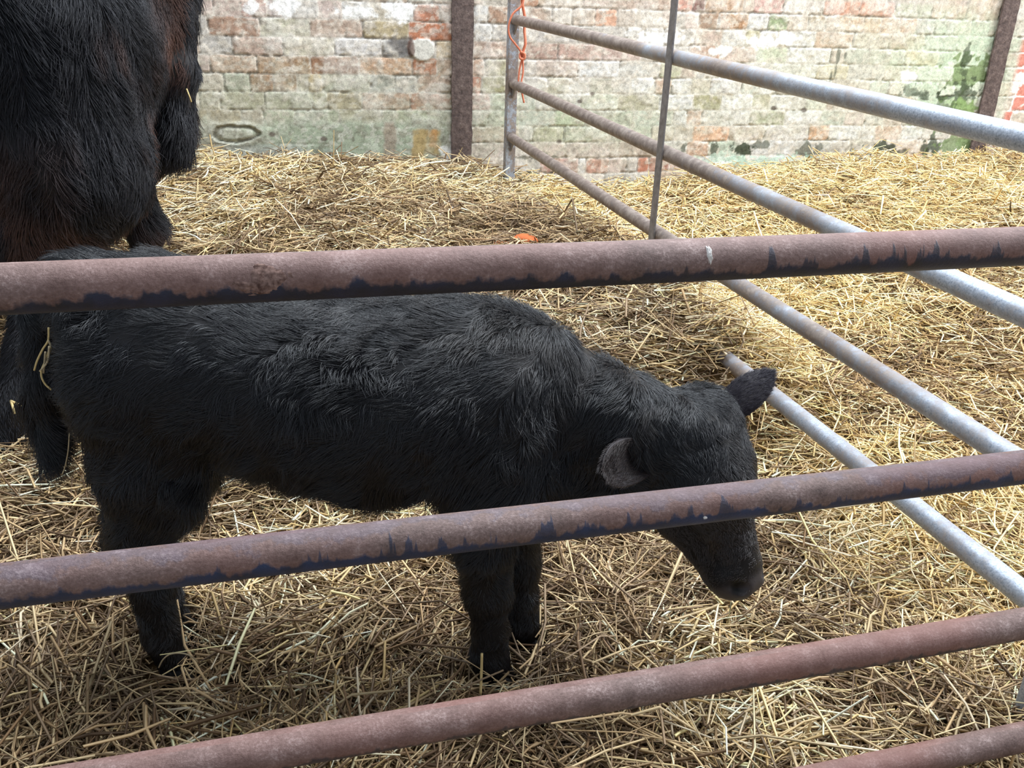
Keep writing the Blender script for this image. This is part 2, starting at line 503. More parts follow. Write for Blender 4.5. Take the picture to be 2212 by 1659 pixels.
def build_wall():
    u0, u1 = -4.2, 4.6
    us = np.concatenate([np.arange(u0, -1.75, 0.02), np.arange(-1.75, 3.35, 0.0052), np.arange(3.35, u1, 0.02)])
    vs = np.concatenate([np.arange(-0.3, 0.08, 0.03), np.arange(0.08, 1.10, 0.0052), np.arange(1.10, 3.0, 0.02)])
    U, V = np.meshgrid(us, vs)
    # courses wander a little
    Vw = V + 0.009 * (fbm(U * 2.3, V * 3, seed=3) - 0.5) + 0.004 * (vnoise(U * 9, V * 9, seed=5) - 0.5)
    row = np.floor((Vw - Z0) / COURSE).astype(int)
    fv = (Vw - Z0) / COURSE - row
    bid = np.zeros(U.shape, int)
    fu = np.zeros(U.shape)
    bl = np.ones(U.shape)
    Uw = U + 0.006 * (vnoise(U * 9, V * 9, seed=8) - 0.5)
    known = {}
    for let, strips in LAYOUT.items():
        r = int(round((row_top(let) - COURSE - Z0) / COURSE))
        for off, sc, spec in strips:
            known.setdefault(r, []).extend(strip(let, off, sc, spec))
    KC = np.full(U.shape + (3,), -1.0)
    for r in range(row.min(), row.max() + 1):
        rg = np.random.default_rng(900 + r)
        kn = sorted(known.get(r, []))
        edges, cols = [u0 - 0.5 + rg.uniform(0, 0.2)], []
        kind = rg.integers(0, 4)

        def fill(to):
            while edges[-1] < to:
                w = 0.118 if kind == 0 else (0.236 if rg.random() < (0.6 if kind == 1 else 0.86) else 0.118)
                w *= rg.uniform(0.93, 1.07)
                rest = to - edges[-1]
                if rest < w + 0.07:
                    w = rest
                edges.append(edges[-1] + w)
                cols.append(None)
        for a, b, c in kn:
            if a < edges[-1] - 0.03:
                a = edges[-1]
            if b - a < 0.03:
                continue
            if a > edges[-1] + 0.002:
                if a - edges[-1] < 0.05:
                    edges[-1] = a
                else:
                    fill(a)
            edges.append(b)
            cols.append(c)
        fill(u1 + 0.3)
        edges = np.array(edges)
        m = row == r
        k = np.clip(np.searchsorted(edges, Uw[m]) - 1, 0, len(edges) - 2)
        bid[m] = (r + 60) * 200 + k
        L = edges[k + 1] - edges[k]
        fu[m] = (Uw[m] - edges[k])
        bl[m] = L
        ca = np.array([(-1.0, -1.0, -1.0) if c is None else tuple(lin(c)) for c in cols])
        KC[m] = ca[k]
    # distance to the joint centre lines in metres
    dv = np.minimum(fv, 1 - fv) * COURSE
    du = np.minimum(fu, bl - fu)
    rag = 0.011 * (fbm(U * 55, V * 55, seed=21, octv=3) - 0.5)
    # rounded rectangle distance from the brick edge
    jx, jy = np.maximum(0.013 - du, 0), np.maximum(0.013 - dv, 0)
    de = 0.013 - np.hypot(jx, jy) + rag
    brick = sstep(0.0005, 0.0055, de)                  # 1 on the face of a brick, 0 in the joint

    h1 = hash3(bid, bid * 0, bid * 0, 1)
    h2 = hash3(bid, bid * 0, bid * 0, 2)
    h3 = hash3(bid, bid * 0, bid * 0, 3)
    pal = lin(np.array([(200, 188, 172), (196, 176, 158), (204, 184, 166), (190, 180, 164), (198, 170, 148), (190, 164, 144),
                        (198, 192, 180), (182, 160, 142), (208, 184, 160), (188, 146, 120), (184, 184, 164), (200, 180, 168)]))
    C = pal[(h1 * len(pal)).astype(int) % len(pal)]
    C = np.where(KC[..., :1] >= 0, KC, C)
    lum = (C @ np.array([.3, .6, .1]))[..., None]
    C = lum + (C - lum) * np.array([.84, .86, .86])        # weathered, chalky colours
    C = C * 0.86
    C = C * (0.92 + 0.12 * h2)[..., None]
    tone = fbm(U * 26, V * 26, seed=29, octv=4)
    # faces are mottled: paler and greyer in clouds
    grey = lin((202, 192, 178))
    scab = fbm(U * 42, V * 60, seed=28, octv=4)
    mo = np.clip(0.28 * sstep(0.46, 0.62, tone) + 0.50 * sstep(0.54, 0.60, scab), 0, .85)[..., None]
    C = C * (1 - mo) + grey * mo
    C = C * (0.66 + 0.68 * fbm(U * 75, V * 75, seed=30, octv=3))[..., None]
    mort = lin((198, 190, 178)) * (0.62 + 0.7 * fbm(U * 24, V * 24, seed=31))[..., None]
    # old dark open joints here and there
    dj = sstep(0.44, 0.58, fbm(U * 7, V * 22, seed=33)) * sstep(0.0050, 0.0005, de + 0.004 * (tone - .5))
    mort = mort * (1 - 0.60 * dj)[..., None]
    bm = brick * (0.62 + 0.38 * sstep(0.40, 0.55, fbm(U * 9, V * 12, seed=34)))     # some joints are smeared over
    bm = np.where(brick > .5, brick, bm)
    C = C * brick[..., None] + (mort * 0.75 + C * 0.25) * (1 - brick)[..., None]

    def blend(mask, col, k=1.0):
        nonlocal C
        m = np.clip(mask * k, 0, 1)[..., None]
        C = C * (1 - m) + lin(col) * m

    n_a = fbm(U * 7, V * 9, seed=41, octv=5)
    n_b = fbm(U * 18, V * 18, seed=43, octv=4)
    n_c = fbm(U * 40, V * 40, seed=47, octv=3)
    # limewash left in scabs
    lime = sstep(0.50, 0.62, 0.55 * n_a + 0.45 * n_b + 0.10 * (h3 - 0.5))
    blend(lime, (216, 211, 203), 0.38)
    wash = sstep(0.35, 0.75, fbm(U * 2.2, V * 3, seed=51))
    blend(wash, (206, 199, 188), 0.22)
    # green bloom, by place
    def spot(px, py, rx, ry, ns=0.5, sharp=0.25, sd=0):
        """irregular blot centred where the photograph has it; radii in metres"""
        cu, cv = wall_uv(px, py)
        d = np.hypot((U - cu) / rx, (V - cv) / ry)
        d = d + ns * (0.6 * (n_b - 0.5) + 0.6 * (n_c - 0.5)) * 2
        return sstep(1 + sharp, 1 - sharp, d)

    def rect(x0, y0, x1, y1, sharp=0.012, wob=0.02):
        a, b = wall_uv(x0, y1), wall_uv(x1, y0)
        w = wob * (n_b - 0.5) * 2
        e = np.minimum(np.minimum(U - a[0], b[0] - U), np.minimum(V - a[1], b[1] - V)) + w
        return sstep(-sharp, sharp, e)
    g = spot(620, 270, 1.1, 0.22, 0.5, 0.6)
    blend(g, (166, 170, 146), 0.34)
    blend(spot(1300, 260, 0.75, 0.16, 0.5, 0.6), (180, 184, 162), 0.30)
    blend(spot(1900, 180, 0.9, 0.28, 0.5, 0.6), (190, 192, 168), 0.30)
    blend(spot(2060, 150, 0.35, 0.25, 0.4, 0.5), (176, 200, 168), 0.4)
    # the smooth render low on the left, grey green
    rend = rect(428, 262, 978, 420, 0.03, 0.03)
    blend(rend, (166, 165, 150), 0.84)
    blend(rend * spot(760, 320, 0.42, 0.14, 0.7, 0.4), (146, 158, 134), 0.7)
    blend(rend * spot(520, 345, 0.35, 0.06, 0.7, 0.4), (164, 166, 158), 0.8)
    blend(rend * sstep(0.58, 0.66, n_c), (124, 120, 104), 0.55)
    blend(rend * sstep(0.56, 0.60, scab), (194, 192, 178), 0.6)
    blend(rend * spot(545, 365, 0.10, 0.05, 1.0, 0.2), (128, 96, 82), 0.75)
    blend(rend * sstep(0.66, 0.74, n_b), (190, 196, 176), 0.6)
    # named patches: bare orange and brown bricks, mould, white scabs
    for (x0, y0, x1, y1, c, k) in [
            (892, 280, 952, 338, (170, 146, 98), .9), (924, 280, 946, 322, (190, 136, 86), .6),
            (536, 340, 572, 372, (132, 98, 84), .9), (832, 262, 852, 350, (150, 134, 118), .75),
            (1340, 280, 1366, 420, (146, 138, 124), .45)]:
        m = rect(x0, y0, x1, y1, 0.008, 0.022) * (0.55 + 0.45 * sstep(0.30, 0.5, n_b))
        blend(m, c, k)
    # red bricks, thick white joints right of second column; opening's brightness painted in
    cu = wall_uv(2190, 170)[0]
    right = sstep(cu - 0.02, cu + 0.02, U)
    redmask = right * brick * sstep(0.25, 0.6, h1)
    blend(right * (1 - brick), (238, 234, 228), 0.95)
    blend(redmask, (202, 118, 102), 0.85)
    blend(right * sstep(0.52, 0.64, n_b), (238, 232, 224), 0.85)
    cl = wall_uv(2150, 330)[1]
    blend(right * sstep(cl + 0.10, cl - 0.02, V), (240, 236, 230), 0.9)
    # mould in the far corner and along the bottom
    GR, DK = (112, 130, 84), (62, 70, 54)
    for (x, y, rx, ry, c, k) in [(2092, 165, .12, .075, GR, .85), (2085, 200, .10, .05, DK, .8), (2086, 135, .025, .05, DK, .7),
                                 (2085, 235, .12, .04, (128, 152, 96), .9), (2040, 232, .06, .03, DK, .6),
                                 (2015, 318, .06, .05, DK, .85), (2060, 322, .11, .08, GR, .8), (2050, 345, .06, .04, GR, .8),
                                 (1965, 200, .09, .03, DK, .55), (1992, 206, .07, .018, DK, .6),
                                 (2095, 300, .06, .10, (120, 142, 92), .6),
                                 (1602, 320, .055, .032, DK, .95), (1635, 314, .05, .018, DK, .7), (1542, 322, .016, .03, DK, .8),
                                 (1742, 322, .035, .035, DK, .7), (1765, 318, .02, .03, DK, .6), (1912, 318, .07, .032, DK, .9),
                                 (1940, 345, .03, .05, DK, .65), (1475, 322, .02, .03, DK, .7), (1395, 410, .06, .03, (70, 92, 52), .8),
                                 (1200, 412, .10, .03, (140, 160, 140), .6), (1130, 378, .12, .012, (60, 66, 50), .7),
                                 (1150, 340, .10, .010, (70, 76, 60), .6), (1700, 355, .3, .03, (176, 204, 184), .6),
                                 (1560, 350, .12, .035, (186, 206, 190), .6), (1850, 345, .15, .02, (90, 100, 74), .4)]:
        blend(spot(x, y, rx * 1.1, ry * 1.1, 1.5, 0.12), c, k)
    # white scabs, the pale round repair and its dark neighbour
    for (x, y, rx, ry) in [(612, 15, .06, .035), (540, 18, .03, .03), (862, 22, .06, .04), (770, 25, .08, .02), (980, 330, .05, .06),
                           (1180, 395, .15, .03), (1560, 365, .08, .03), (1640, 90, .07, .03), (1560, 110, .05, .025),
                           (1420, 80, .10, .03), (1700, 80, .05, .03), (1960, 165, .05, .03), (1830, 350, .1, .03)]:
        blend(spot(x, y, rx, ry, 1.0, 0.15), (238, 236, 232), 0.85)
    blend(spot(862, 98, .07, .032, 1.0, 0.3), (96, 92, 90), 0.75)
    rep = spot(913, 106, .055, .047, 0.22, 0.08)
    blend(rep, (206, 202, 192), 0.95)
    blend(spot(888, 104, .014, .03, 0.5, 0.3), (92, 64, 54), 0.8)
    # dead creeper wisp on the right
    for (x, y, rx, ry) in [(1811, 122, .010, .035), (1826, 118, .008, .022), (1805, 150, .006, .03), (1795, 165, .006, .025)]:
        blend(spot(x, y, rx, ry, 0.8, 0.3), (92, 96, 82), 0.75)
    for (x, y) in [(1253, 219), (1279, 203), (1208, 306), (1672, 234), (588, 290), (700, 300), (760, 335), (820, 352), (1738, 238)]:
        blend(spot(x, y, .014, .010, 0.4, 0.3), (92, 80, 72), 0.85)

    # relief
    D = -0.0012 * (1 - brick) + 0.005 * (n_b - 0.5) + 0.002 * (h2 - 0.5) * brick - 0.005 * dj + 0.004 * (tone - .5)
    D = D + 0.002 * lime
    D = D * (1 - 0.75 * rend) + 0.004 * rend * (0.5 + (n_a - 0.5))
    D = D * (1 - rep) + 0.008 * rep
    cu, cv = wall_uv(508, 290)
    ov = np.hypot((U - cu) / 0.115, (V - cv) / 0.040) + 0.35 * (n_b - 0.5)
    ov = ov + 0.25 * (n_c - 0.5)
    hole = sstep(1.0, 0.88, ov)
    D = D - 0.020 * hole + 0.018 * sstep(0.95, 0.45, ov) + 0.004 * sstep(1.5, 1.05, ov)
    C = C * (1 - 0.35 * (hole * sstep(0.80, 0.95, ov)))[..., None]
    X = U * WU[0] + WN[0] * D
    Y = WD + U * WU[1] + WN[1] * D
    P = np.stack([X, Y, V], -1).reshape(-1, 3)
    nv, nu = U.shape
    idx = np.arange(nv * nu).reshape(nv, nu)
    F = np.stack([idx[:-1, :-1], idx[:-1, 1:], idx[1:, 1:], idx[1:, :-1]], -1).reshape(-1, 4)
    o = mesh_obj('wall_back', P, F, mat_wall(), col=np.clip(C.reshape(-1, 3), 0, 0.95))
    return tag(o, kind='structure')


build_wall()

# ------------------------------------------------------------------ ground height
WBX = np.array([-6, -1.44, -0.30, 0.05, 0.25, 0.42, 0.8, 1.16, 1.7, 2.53, 2.86, 6])
WBZ = np.array([.38, .375, .335, .30, .21, .19, .22, .30, .32, .345, .34, .34])


def ground(x, y):
    x = np.asarray(x, float)
    y = np.asarray(y, float)
    dn = -((x) * WN[0] + (y - WD) * WN[1])         # negative in front of the wall
    s = sstep(-2.6, -0.2, dn)
    z = np.interp(x, WBX, WBZ) * s
    tt = (x - (-0.043)) * 0.3007 + (y - 4.15) * (-0.9537)
    oo = (x - (-0.043)) * 0.9537 + (y - 4.15) * 0.3007
    bz = 0.305 - tt / 2.82 * 0.074 + 0.035
    rid = sstep(0.62, 0.80, tt) * sstep(2.22, 1.98, tt) * np.exp(-(oo / np.where(oo < 0, 0.85, 0.30)) ** 2)
    z = z + np.maximum(bz - z, 0) * rid
    z = z + 0.05 * (vnoise(x * 2.3, y * 2.3, seed=71) - 0.5) * sstep(1.4, 2.2, y) + 0.022 * (vnoise(x * 5, y * 5, seed=72) - 0.5)
    return z


def build_floor():
    xs = np.arange(-4.2, 5.4, 0.05)
    ys = np.arange(-1.2, 6.2, 0.05)
    X, Y = np.meshgrid(xs, ys)
    lim = WD + np.tan(TH) * X + 0.03
    Y2 = np.minimum(Y, lim)
    Z = ground(X, Y2) - 0.012
    idx = np.arange(X.size).reshape(X.shape)
    F = np.stack([idx[:-1, :-1], idx[:-1, 1:], idx[1:, 1:], idx[1:, :-1]], -1).reshape(-1, 4)
    yy = Y2
    ok = (yy[1:, :-1] - yy[:-1, :-1]).reshape(-1) > 1e-6
    F = F[ok]
    m = mat_plain('trodden_muck', (84, 66, 46), 0.95, 0.1, (60, (138, 112, 76)))
    o = mesh_obj('floor', np.stack([X, Y2, Z], -1).reshape(-1, 3), F, m)
    tag(o, kind='structure')


build_floor()

# ------------------------------------------------------------------ straw
FEET = [(-0.59, 1.205, .05), (-0.605, 1.315, .04), (-0.02, 1.215, .05), (0.03, 1.31, .045)]


def straw_mesh(n, region, Lr, Wr, lift, tilt, seed, palette, clump=1.0):
    rg = np.random.default_rng(seed)
    x0, x1, y0, y1 = region
    # more stems per square metre near the viewer
    t = rg.random(n * 2)
    y = y0 + (y1 - y0) * t ** 1.25
    half = 0.64 * y + 0.75
    x = rg.uniform(-1, 1, n * 2) * half + 0.08 * y
    k = (x > x0) & (x < x1) & (y < WD + math.tan(TH) * x - 0.03)
    x, y = x[k][:n], y[k][:n]
    n = len(x)
    L = rg.lognormal(math.log(Lr), 0.55, n).clip(0.015, 0.26)
    W = Wr * rg.uniform(0.45, 1.35, n) * (0.75 + 0.25 * np.clip(y / 2.0, 0, 2))
    flow = 6.283 * fbm(x * 1.7, y * 1.7, seed=seed + 1, octv=2)
    rand = rg.uniform(0, 6.283, n)
    use = rg.random(n) < 0.35 * clump
    yaw = np.where(use, flow * 2 + rg.normal(0, 0.35, n), rand)
    pit = rg.normal(0, tilt, n)
    wild = rg.random(n) < 0.025
    pit = np.where(wild, rg.normal(0, 0.55, n), pit)
    z = ground(x, y) + rg.random(n) ** 1.3 * lift * (0.55 + 0.9 * vnoise(x * 9, y * 9, seed=seed + 5)) + 0.3 * L * np.abs(np.sin(pit))
    d = np.stack([np.cos(yaw) * np.cos(pit), np.sin(yaw) * np.cos(pit), np.sin(pit)], -1)
    side = np.stack([-np.sin(yaw), np.cos(yaw), rg.normal(0, 0.45, n)], -1)
    side /= np.linalg.norm(side, axis=1)[:, None]
    up = np.cross(d, side)
    bend = rg.normal(0, 0.06, n) * L
    bside = rg.normal(0, 0.05, n) * L
    kink = rg.random(n) < 0.15
    bend = np.where(kink, bend * 3.0, bend)
    c0 = np.stack([x, y, z], -1)
    st = []
    for s, q in ((-0.5, 0.0), (0.0, 1.0), (0.5, 0.0)):
        c = c0 + d * (s * L)[:, None] + up * (q * bend)[:, None] + side * (q * bside)[:, None]
        taper = 1.0 if s == 0 else 0.85
        st += [c + side * (W * 0.5 * taper)[:, None], c - side * (W * 0.5 * taper)[:, None], c + up * (W * 0.42 * taper)[:, None]]
    P = np.stack(st, 1)                       # n,9,3
    # keep clear of the wall and of the legs
    zmin = ground(P[:, :, 0], P[:, :, 1]) - 0.008
    P[:, :, 2] = np.maximum(P[:, :, 2], zmin)
    lim = WD + math.tan(TH) * P[:, :, 0] - 0.022
    P[:, :, 1] = np.minimum(P[:, :, 1], lim)
    ok = np.ones(n, bool)
    for fx, fy, fr in FEET:
        ok &= ~(np.hypot(P[:, :, 0] - fx, P[:, :, 1] - fy).min(1) < fr * 0.75)
    P = P[ok]
    n = len(P)
    x, y = x[ok], y[ok]
    b = np.arange(n)[:, None] * 9
    q = []
    for a in (0, 3):
        q += [[a + 0, a + 3, a + 5, a + 2], [a + 2, a + 5, a + 4, a + 1], [a + 1, a + 4, a + 3, a + 0]]
    F = (b[:, None, :] + np.array(q)[None]).reshape(-1, 4)
    pal = lin(np.array(palette))
    # yellower, cleaner straw in the right hand pen and by the wall; browner underfoot
    gx = (y - 4.15) * -0.305 - 0.04
    rightpen = sstep(-0.15, 0.25, x - gx)
    clean = np.clip(0.18 + 0.50 * rightpen + 0.28 * sstep(2.0, 3.6, y), 0, 1)
    r = rg.random(n)
    patch = fbm(x * 2.6, y * 2.6, seed=seed + 9, octv=3)
    dirty = np.clip((1 - clean) * 0.95 + (patch - 0.5) * 1.8, 0, 1)
    ncl = len(palette) // 2
    pick = (rg.random(n) ** 1.0 * ncl).astype(int)
    pick = np.where(rg.random(n) < dirty, ncl + pick, pick)
    col = pal[pick] * np.array([1.04, .985, .97]) * rg.uniform(0.66, 1.36, n)[:, None]
    yel = (rightpen * 0.30)[:, None]
    col = col * (1 - yel) + col * np.array([1.12, 0.99, 0.60]) * yel
    return P.reshape(-1, 3), F, np.repeat(col, 9, 0)


PALETTE = [(232, 214, 172), (218, 194, 146), (242, 230, 198), (204, 178, 124), (226, 204, 150), (236, 222, 190),
           (160, 136, 100), (122, 98, 70), (186, 162, 122), (98, 78, 56), (146, 126, 100), (206, 186, 144)]
m_straw = mat_vcol('straw_stems', 0.55, 0.35)
SA = straw_mesh(118000, (-4.0, 5.0, 0.35, 5.6), 0.085, 0.0054, 0.060, 0.17, 5, PALETTE, 1.0)
SB = straw_mesh(112000, (-4.0, 5.0, 0.35, 5.6), 0.040, 0.0032, 0.055, 0.22, 6, PALETTE, 0.6)
o = mesh_obj('straw_bedding', np.concatenate([SA[0], SB[0]]), np.concatenate([SA[1], SB[1] + len(SA[0])]), m_straw,
             col=np.clip(np.concatenate([SA[2], SB[2]]), 0, .9), smooth=False)
tag(o, 'deep loose yellow straw bedding covering the ground of both pens', 'straw', kind='stuff')
del SA, SB

# ------------------------------------------------------------------ tubes


def frame_for(d):
    d = np.asarray(d, float)
    d = d / np.linalg.norm(d)
    up = np.array([0, 0, 1.0])
    s = np.cross(d, up)
    if np.linalg.norm(s) < 1e-3:
        s = np.array([1.0, 0, 0])
    s /= np.linalg.norm(s)
    u = np.cross(s, d)
    return d, s, u


def tube(name, a, b, r, mat, parent=None, seg=32, step=0.03, wob=0.0, sag=0.0, cap=True):
    """round bar from a to b; uv = metres along, angle (0 = top)"""
    a, b = np.asarray(a, float), np.asarray(b, float)
    L = np.linalg.norm(b - a)
    d, s, u = frame_for(b - a)
    n = max(2, int(L / step) + 1)
    V, T, F = [], [], []
    for i in range(n):
        t = i / (n - 1)
        c = a + (b - a) * t + u * (-sag * 4 * t * (1 - t)) + u * wob * math.sin(t * 9 + a[0] * 5)
        for j in range(seg + 1):
            an = 2 * math.pi * j / seg
            V.append(c + r * (u * math.cos(an) + s * math.sin(an)))
            T.append((t * L, j / seg))
    V, T = np.array(V), np.array(T)
    w = seg + 1
    for i in range(n - 1):
        for j in range(seg):
            F.append((i * w + j, i * w + j + 1, (i + 1) * w + j + 1, (i + 1) * w + j))
    if cap:
        F.append(tuple(range(seg - 1, -1, -1)))
        F.append(tuple((n - 1) * w + j for j in range(seg)))
    o = mesh_obj(name, V, F, mat, uv=T)
    if parent:
        place_child(o, parent)
    return o


def box_along(name, a, b, w, h, side, mat, parent=None, bev=0.003):
    """rectangular bar from a to b, w across `side`, h across the third direction"""
    a, b, side = np.asarray(a, float), np.asarray(b, float), np.asarray(side, float)
    d = (b - a) / np.linalg.norm(b - a)
    side = side - d * np.dot(side, d)
    side /= np.linalg.norm(side)
    up = np.cross(d, side)
    prof = []
    for sx, sy in ((1, 1), (-1, 1), (-1, -1), (1, -1)):
        cx, cy = sx * (w / 2 - bev), sy * (h / 2 - bev)
        for k in range(4):
            base = {(1, 1): 0, (-1, 1): 90, (-1, -1): 180, (1, -1): 270}[(sx, sy)]
            an = math.radians(base + k * 30)
            prof.append((cx + bev * math.cos(an), cy + bev * math.sin(an)))
    m = len(prof)
    n = max(2, int(np.linalg.norm(b - a) / 0.04))
    V, F = [], []
    for i in range(n):
        c = a + (b - a) * i / (n - 1)
        for px, py in prof:
            V.append(c + side * px + up * py)
    for i in range(n - 1):
        for j in range(m):
            j2 = (j + 1) % m
            F.append((i * m + j, i * m + j2, (i + 1) * m + j2, (i + 1) * m + j))
    F.append(tuple(range(m - 1, -1, -1)))
    F.append(tuple((n - 1) * m + j for j in range(m)))
    o = mesh_obj(name, np.array(V), F, mat, smooth=False)
    if parent:
        place_child(o, parent)
    return o


# ---- rusty gate in front of the viewer
RT = math.radians(15.5)
RD = np.array([math.cos(RT), math.sin(RT), 0])


def railpt(x, z):
    return np.array([x, 0.80 + x * math.tan(RT), z])


fg = empty('steel_gate', tuple(railpt(-1.9, 0.0)), 'rusty tubular gate with flaking blue paint crossing the front of the view', 'gate')
m_r1 = mat_front_rail('rusty_blue_rail_top', 0.53, 0.85, 0.0, 0.0, (2.12, 9.0))
m_r2 = mat_front_rail('rusty_blue_rail_middle', 0.47, 0.8, 0.35, 13.0, (1.55, 9.0), ((16, 26, 44), (36, 54, 90)))
m_r3 = mat_front_rail('rusty_rail_low', 0.58, 0.0, 0.0, 27.0, (0, 1), ((44, 36, 38), (66, 56, 62)))  # low rails have no blue; their dark underside is shade painted in
XL, XR = -1.9, 0.955
for z, mt in ((0.893, m_r1), (0.6065, m_r2), (0.348, m_r3), (0.121, m_r3)):
    tube('rail', railpt(XL, z), railpt(XR, z), 0.0213, mt, fg, seg=48, step=0.02, wob=0.0012)
m_stile = None
box_along('stile', railpt(XL - .02, -0.01), railpt(XL - .02, 1.16), 0.05, 0.03, RD, mat_plain('rust_stile', (120, 86, 80), 0.7, 0.4, (80, (150, 116, 108))), fg)
box_along('stile', railpt(XR + .02, -0.01), railpt(XR + .02, 1.16), 0.05, 0.03, RD, bpy.data.materials['rust_stile'], fg)

# ---- galvanised gate running back to the wall
G0 = np.array([-0.043, 4.15])
GA = math.radians(-72.5)
GD = np.array([math.cos(GA), math.sin(GA), 0])


def gatept(t, z):
    return np.array([G0[0] + GD[0] * t, G0[1] + GD[1] * t, z])


def barz(i, t):
    return (1.0125, 0.748, 0.514, 0.305)[i] + t / 2.82 * ((0.938, 0.675, 0.439, 0.231)[i] - (1.0125, 0.748, 0.514, 0.305)[i])


gg = empty('galvanised_gate', tuple(gatept(0, 0.3)), 'grey galvanised tubular gate running back to the brick wall', 'gate')
TE = 3.12
for i in range(4):
    tube('bar', gatept(0.0, barz(i, 0)), gatept(TE, barz(i, TE)), 0.0213, mat_galv('dirty_galvanised_%s' % 'abcd'[i], (0.9, 1.35, 1.5, 1.2)[i], i * 3.1),
         gg, seg=40, step=0.04, wob=0.001, sag=(0, .0, .004, .006)[i])
m_zinc = mat_galv('galvanised_stile', -2.0, 9.0)
box_along('stile', gatept(-0.021, 0.28), gatept(-0.021, 1.30), 0.046, 0.042, (-GD[1], GD[0], 0), m_zinc, gg)
box_along('stile', gatept(TE + .02, 0.0), gatept(TE + .02, 1.20), 0.046, 0.042, (-GD[1], GD[0], 0), m_zinc, gg)
PN = np.array([GD[1], -GD[0], 0])            # toward the left / viewer side of the gate
o = box_along('brace', gatept(1.575, barz(2, 1.575) - 0.05) + PN * 0.024, gatept(1.575, 1.32) + PN * 0.024, 0.034, 0.006, GD,
              mat_plain('dull_steel', (112, 106, 104), 0.55, 0.5, (50, (142, 136, 134))), gg, bev=0.001)
for i in range(3):       # small gusset welded under each bar end
    z = barz(i, 0.0)
    a = gatept(0.0, z - 0.018)
    V = [a, gatept(0.045, z - 0.018), gatept(0.0, z - 0.062)]
    V = [v + PN * s for s in (0.003, -0.003) for v in V]
    g_ = mesh_obj('gusset', np.array(V), [(0, 1, 2), (5, 4, 3), (0, 3, 4, 1), (1, 4, 5, 2), (2, 5, 3, 0)], bpy.data.materials['dull_steel'], smooth=False)
    place_child(g_, gg)

# ---- columns against the wall


def wallpt(u, z, out=0.0):
    return np.array([u * WU[0] + WN[0] * out, WD + u * WU[1] + WN[1] * out, z])


def column(xtop, ytop, xbot, ybot, width, label):
    ut = wall_uv(xtop, ytop)[0]
    ub, zb = wall_uv(xbot, ybot)
    base = wallpt(ub, zb - 0.12)
    e = empty('steel_column', tuple(base), label, 'column', None)
    slope = (ut - ub) / (wall_uv(xtop, ytop)[1] - zb)
    m = bpy.data.materials.get('scaly_rust') or mat_rust_post()
    for nm, w, d0, d1 in (('flange', width, 0.012, 0.026), ('web', 0.012, -0.10, 0.012)):
        n, k = 160, 7
        V, F = [], []
        for i in range(n):
            z = zb - 0.12 + 2.5 * i / (n - 1)
            uc = ub + slope * (z - zb)
            ja = 0.010 * (fbm(np.array([z * 22]), np.array([uc]), seed=61)[0] - 0.5) if nm == 'flange' else 0
            jb = 0.010 * (fbm(np.array([z * 22]), np.array([uc + 9]), seed=62)[0] - 0.5) if nm == 'flange' else 0
            pr = [(-w / 2 + ja, d0), (-w / 2 + ja, d1 - .002), (-w / 4, d1), (0, d1 + .001), (w / 4, d1), (w / 2 + jb, d1 - .002), (w / 2 + jb, d0)]
            for a, b in pr:
                V.append(wallpt(uc + a, z, b))
        for i in range(n - 1):
            for j in range(k):
                j2 = (j + 1) % k
                F.append((i * k + j, i * k + j2, (i + 1) * k + j2, (i + 1) * k + j))
        F.append(tuple(range(k - 1, -1, -1)))
        F.append(tuple((n - 1) * k + j for j in range(k)))
        o = mesh_obj(nm, np.array(V), F, m, smooth=False)
        place_child(o, e)
    return e


column(998, 0, 995, 365, 0.098, 'rust brown steel column set in the brick wall behind the calf, left of the grey gate')
column(2181, 0, 2102, 345, 0.098, 'rust brown steel column beside the red bricks at the right end of the wall')


# ------------------------------------------------------------------ implicit bodies
class Blob:
    """smooth union of tapered capsules, evaluated with numpy"""

    def __init__(self):
        self.p = []

    def rc(self, a, b, ra, rb, k=0.03, sy=1.0):
        self.p.append(('rc', np.array(a, float), np.array(b, float), ra, rb, k, sy, 1))

    def chain(self, pts, k=0.02, sy=1.0):
        for (a, ra), (b, rb) in zip(pts[:-1], pts[1:]):
            self.rc(a, b, ra, rb, k, sy)

    def cut(self, c, r, k=0.008, b=None, rb=None):
        self.p.append(('rc', np.array(c, float), np.array(c if b is None else b, float) + 1e-6, r, rb or r, k, 1.0, -1))

    def __call__(self, P):
        D = None
        for (_, a, b, ra, rb, k, sy, sg) in self.p:
            q = P
            aa, bb = a, b
            if sy != 1.0:
                s = np.array([1, sy, 1.0])
                mid = (a + b) / 2
                q = (P - mid) * s + mid
                aa, bb = (a - mid) * s + mid, (b - mid) * s + mid
            ba = bb - aa
            t = np.clip(((q - aa) @ ba) / max(float(ba @ ba), 1e-9), 0, 1)
            d = np.linalg.norm(q - aa - t[..., None] * ba, axis=-1) - (ra + (rb - ra) * t)
            if D is None:
                D = d
            elif sg > 0:
                h = np.clip(0.5 + 0.5 * (D - d) / k, 0, 1)
                D = D * (1 - h) + d * h - k * h * (1 - h)
            else:
                h = np.clip(0.5 - 0.5 * (D + d) / k, 0, 1)
                D = D * (1 - h) - d * h + k * h * (1 - h)
        return D


